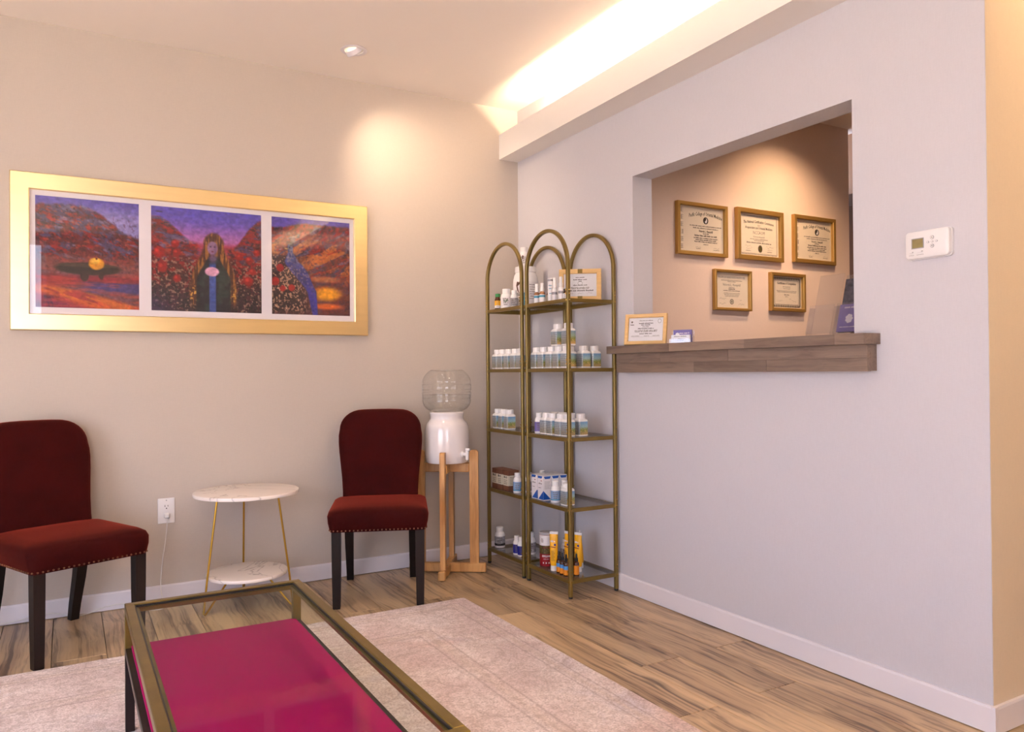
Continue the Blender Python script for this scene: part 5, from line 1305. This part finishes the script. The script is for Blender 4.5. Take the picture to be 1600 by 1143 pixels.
# ---- bamboo framed notices
def d_shelf(dk, sf, a, c, Y, t):
    for s, z, w, bo in (('~STATE OF CALIFORNIA', .70, .55, .0003), ('~Acupuncture Board License', .50, .85, .0003), ('~issued to', .36, .18, .0002), ('~Victoria Hemphill, L.Ac.', .0, .86, .0005), ('~is licensed to practice acupuncture in this state', -.22, 1.15, 0), ('~Business and Professions Code', -.32, 1.1, 0)):
        text_into(dk if bo else sf, s, .008, 0, c*z, Y, width=a*w, bold=bo)
    text_into(dk, '~Licensed Acupuncturist and Herbal Therapist', .011, -a*.06, -c*.50, Y, width=a*1.75, bold=.0005)
    b_ = B(); n = 20
    for k in range(n):
        p = [(a*.15*f*math.cos(2*PI*q/n), Y, c*.18+c*.17*f*math.sin(2*PI*q/n)) for q in (k, k+1) for f in (1, .88)]; quad(b_, [p[0], p[2], p[3], p[1]])
    ob('seal', b_, M['ink_soft'], t)
    for x in (-.6, .05, .6): squiggle(sf, a*(x-.2), -c*.72, a*.36, Y, int(x*10)+31)
def d_ledge(dk, sf, a, c, Y, t):
    text_into(sf, '~Department of Consumer Affairs', .007, 0, c*.78, Y, width=a*.8)
    for s, z, w, bo in (('~Board Recognition and', .54, .84, .0004), ('~Compliance Certificate', .40, .58, .0004), ('~is hereby granted to', .24, .4, 0), ('~Victoria Hemphill, L.Ac.', .08, .95, .0005), ('~whose office has met all of the requirements set out in the', -.10, 1.34, 0), ('~guidelines for safe practice and clean needle technique', -.2, 1.3, 0), ('~Valid for the year shown', -.38, .74, .0004)):
        text_into(dk if bo else sf, s, .008, 0, c*z, Y, width=a*w, bold=bo)
    for x, w in ((-.6, .5), (.05, .3), (.62, .4)): text_into(sf, '~signature and date', .006, a*x, -c*.58, Y, width=a*w)
    quad(sf, [(-a*.85, Y, -c*.66), (a*.85, Y, -c*.66), (a*.85, Y, -c*.65), (-a*.85, Y, -c*.65)])
    disc(sf, -a*.84, c*.68, .005, Y, 10); quad(dk, [(-a*.93, Y, c*.40), (-a*.72, Y, c*.40), (-a*.72, Y, c*.46), (-a*.93, Y, c*.46)])
    b_ = B(); n = 20
    for k in range(n):
        p = [(a*.80+a*.11*f*math.cos(2*PI*q/n), Y, c*.72+.0105*f*math.sin(2*PI*q/n)) for q in (k, k+1) for f in (1, .85)]; quad(b_, [p[0], p[2], p[3], p[1]])
    ob('seal', b_, M['ink_soft'], t)
def standing(label, x, y, z, w, h, fw, th, lean, dr, bars=False):
    t = cert('standing_certificate', label, (x, y, z+h/2*math.cos(lean)+0.0005), w, h, fw, 'paper_white', dr, depth=0.016, fmat='bamboo', rot=(-lean, 0, th), mat_w=.003)
    ob('easel_leg', box(B(), (-.02, 0.0005, -h/2+.012), (.02, .003, h*.2)), M['frame_back'], t)
    ob('back_board', box(B(), (-w/2+.001, 0.0001, -h/2+.001), (w/2-.001, .0004, h/2-.001)), M['frame_back'], t)
    if bars:
        for zz in (h/2-fw, -h/2+.0005): ob('clip', box(B(), (-.012, -.0175, zz+.001), (.012, -.0155, zz+fw-.001)), M['brass'], t)
    return t
standing('bamboo framed license with brass clips, leaning on the top shelf of near rack', 2.280, 3.247, Z1, .216, .168, .024, math.radians(-38), math.radians(10), d_shelf, True)
standing('bamboo framed certificate standing at the left end of the counter ledge', 2.395, 2.868, CZ1, .204, .150, .018, math.radians(-56), math.radians(12), d_ledge)

# ---- business card holder
chd = thing('card_holder', 'clear acrylic card holder with purple and white cards on the counter ledge', 'card holder', (2.405, 2.632, CZ1+.0003), math.radians(-62))
b = B(); box(b, (-.050, .020, 0), (.050, .0225, .058)); box(b, (-.050, -.030, 0), (.050, -.0275, .020)); box(b, (-.050, -.0275, 0), (.050, .020, .0025)); box(b, (-.050, -.003, .0025), (.050, -.0005, .036))
ob('tray', b, M['acrylic'], chd)
c1 = ob('purple_card', box(B(), (-.043, .008, .003), (.043, .0175, .062)), M['purple'], chd)
b = B(); text_into(b, '~acupuncture', .010, .008, .046, .0078, width=.045); disc(b, -.024, .040, .0095, .0077, 14); ob('card_print', b, M['box_white'], c1)
c2 = ob('white_card', box(B(), (-.043, -.020, .003), (.043, -.0065, .038)), M['paper_white'], chd)
b = B(); text_into(b, '~Acupuncture and Herbs', .007, 0, .031, -.0202, width=.06); text_into(b, '~telephone', .006, 0, .020, -.0202, width=.02); text_into(b, '~by appointment', .005, 0, .013, -.0202, width=.03); ob('card_print', b, M['ink_soft'], c2)

# ---- brochure holders
def holder(label, x, y, rz, w, hf, hb, lean):
    t = thing('brochure_holder', label, 'brochure holder', (x, y, CZ1+.0003), rz, 'clear brochure holders')
    b_ = B(); box(b_, (-w/2, 0, 0), (w/2, .0022, hb)); m_ = Matrix.Rotation(-lean, 4, 'X'); bmesh.ops.transform(b_, matrix=m_, verts=b_.verts); ob('back_plate', b_, M['acrylic'], t)
    b_ = B(); box(b_, (-w/2, -.030, 0), (w/2, -.0278, hf)); bmesh.ops.transform(b_, matrix=Matrix.Translation((0, -.0, 0)) @ m_, verts=b_.verts)
    for v in b_.verts: v.co.z = max(v.co.z, 0.0)
    ob('front_plate', b_, M['acrylic'], t)
    for s in (-1, 1):
        k = math.tan(lean); zf = hf*math.cos(lean); b_ = B(); x0 = s*w/2; x1 = s*(w/2-.0022)
        prism(b_, [(-.028, 0), (0, 0), (zf*k, zf), (zf*k-.028, zf)], 0, min(x0, x1), max(x0, x1)); ob('side_plate', b_, M['acrylic'], t)
    ob('base_plate', box(B(), (-w/2, -.028, 0), (w/2, 0, .0022)), M['acrylic'], t)
    return t
H1 = holder('empty clear acrylic brochure holder on the right of the counter ledge', 2.385, 1.869, math.radians(-90), .106, .108, .235, math.radians(15))
H2 = holder('clear acrylic brochure holder with purple leaflets beside the right jamb', 2.492, 1.836, math.radians(-90), .104, .120, .240, math.radians(15))
def leaflet(label, y0, w, z0, z1, m, draw, x0=0):
    t = thing('leaflet', label, 'leaflet', (0, 0, 0))
    c = H2.location; rz = H2.rotation_euler.z
    t.location = (c.x, c.y, c.z); t.rotation_euler = (-math.radians(15), 0, rz)
    ob('sheet', box(B(), (x0-w/2, y0-.004, z0), (x0+w/2, y0, z1)), M[m], t)
    draw(t, y0-.0044, x0); return t
def dr_purple(t, y, x0):
    b_ = B()
    for k in range(7):
        a = 2*PI*k/7; disc(b_, x0+.010*math.cos(a), .062+.012*math.sin(a), .0062, y-.0002*(k % 2), 10)
    disc(b_, x0, .062, .009, y-.0005, 12); ob('flower_emblem', b_, M['box_white'], t, kind='stuff')
    b_ = B(); text_into(b_, '~wellness', .011, x0, .105, y, width=.05); text_into(b_, '~acupuncture and herbal medicine', .006, x0, .030, y, width=.07); ob('lettering', b_, M['box_white'], t, kind='stuff')
def dr_flower(t, y, x0):
    b_ = B()
    for cx_, cz_, rr in ((.022, .186, .020), (.026, .152, .013)):
        for k in range(9):
            a = 2*PI*k/9; disc(b_, x0+cx_+rr*.62*math.cos(a), cz_+rr*.62*math.sin(a), rr*.36, y-.0002*(k % 3), 8)
        disc(b_, x0+cx_, cz_, rr*.4, y-.0008, 10)
    ob('yellow_flowers', b_, M['petal'], t, kind='stuff')
leaflet('purple leaflet with white flower emblem in the clear holder by the jamb', -.0135, .094, .012, .118, 'purple', dr_purple)
leaflet('dark leaflet with yellow flowers behind the purple leaflet', -.0035, .096, .012, .222, 'leaflet_dark', dr_flower)
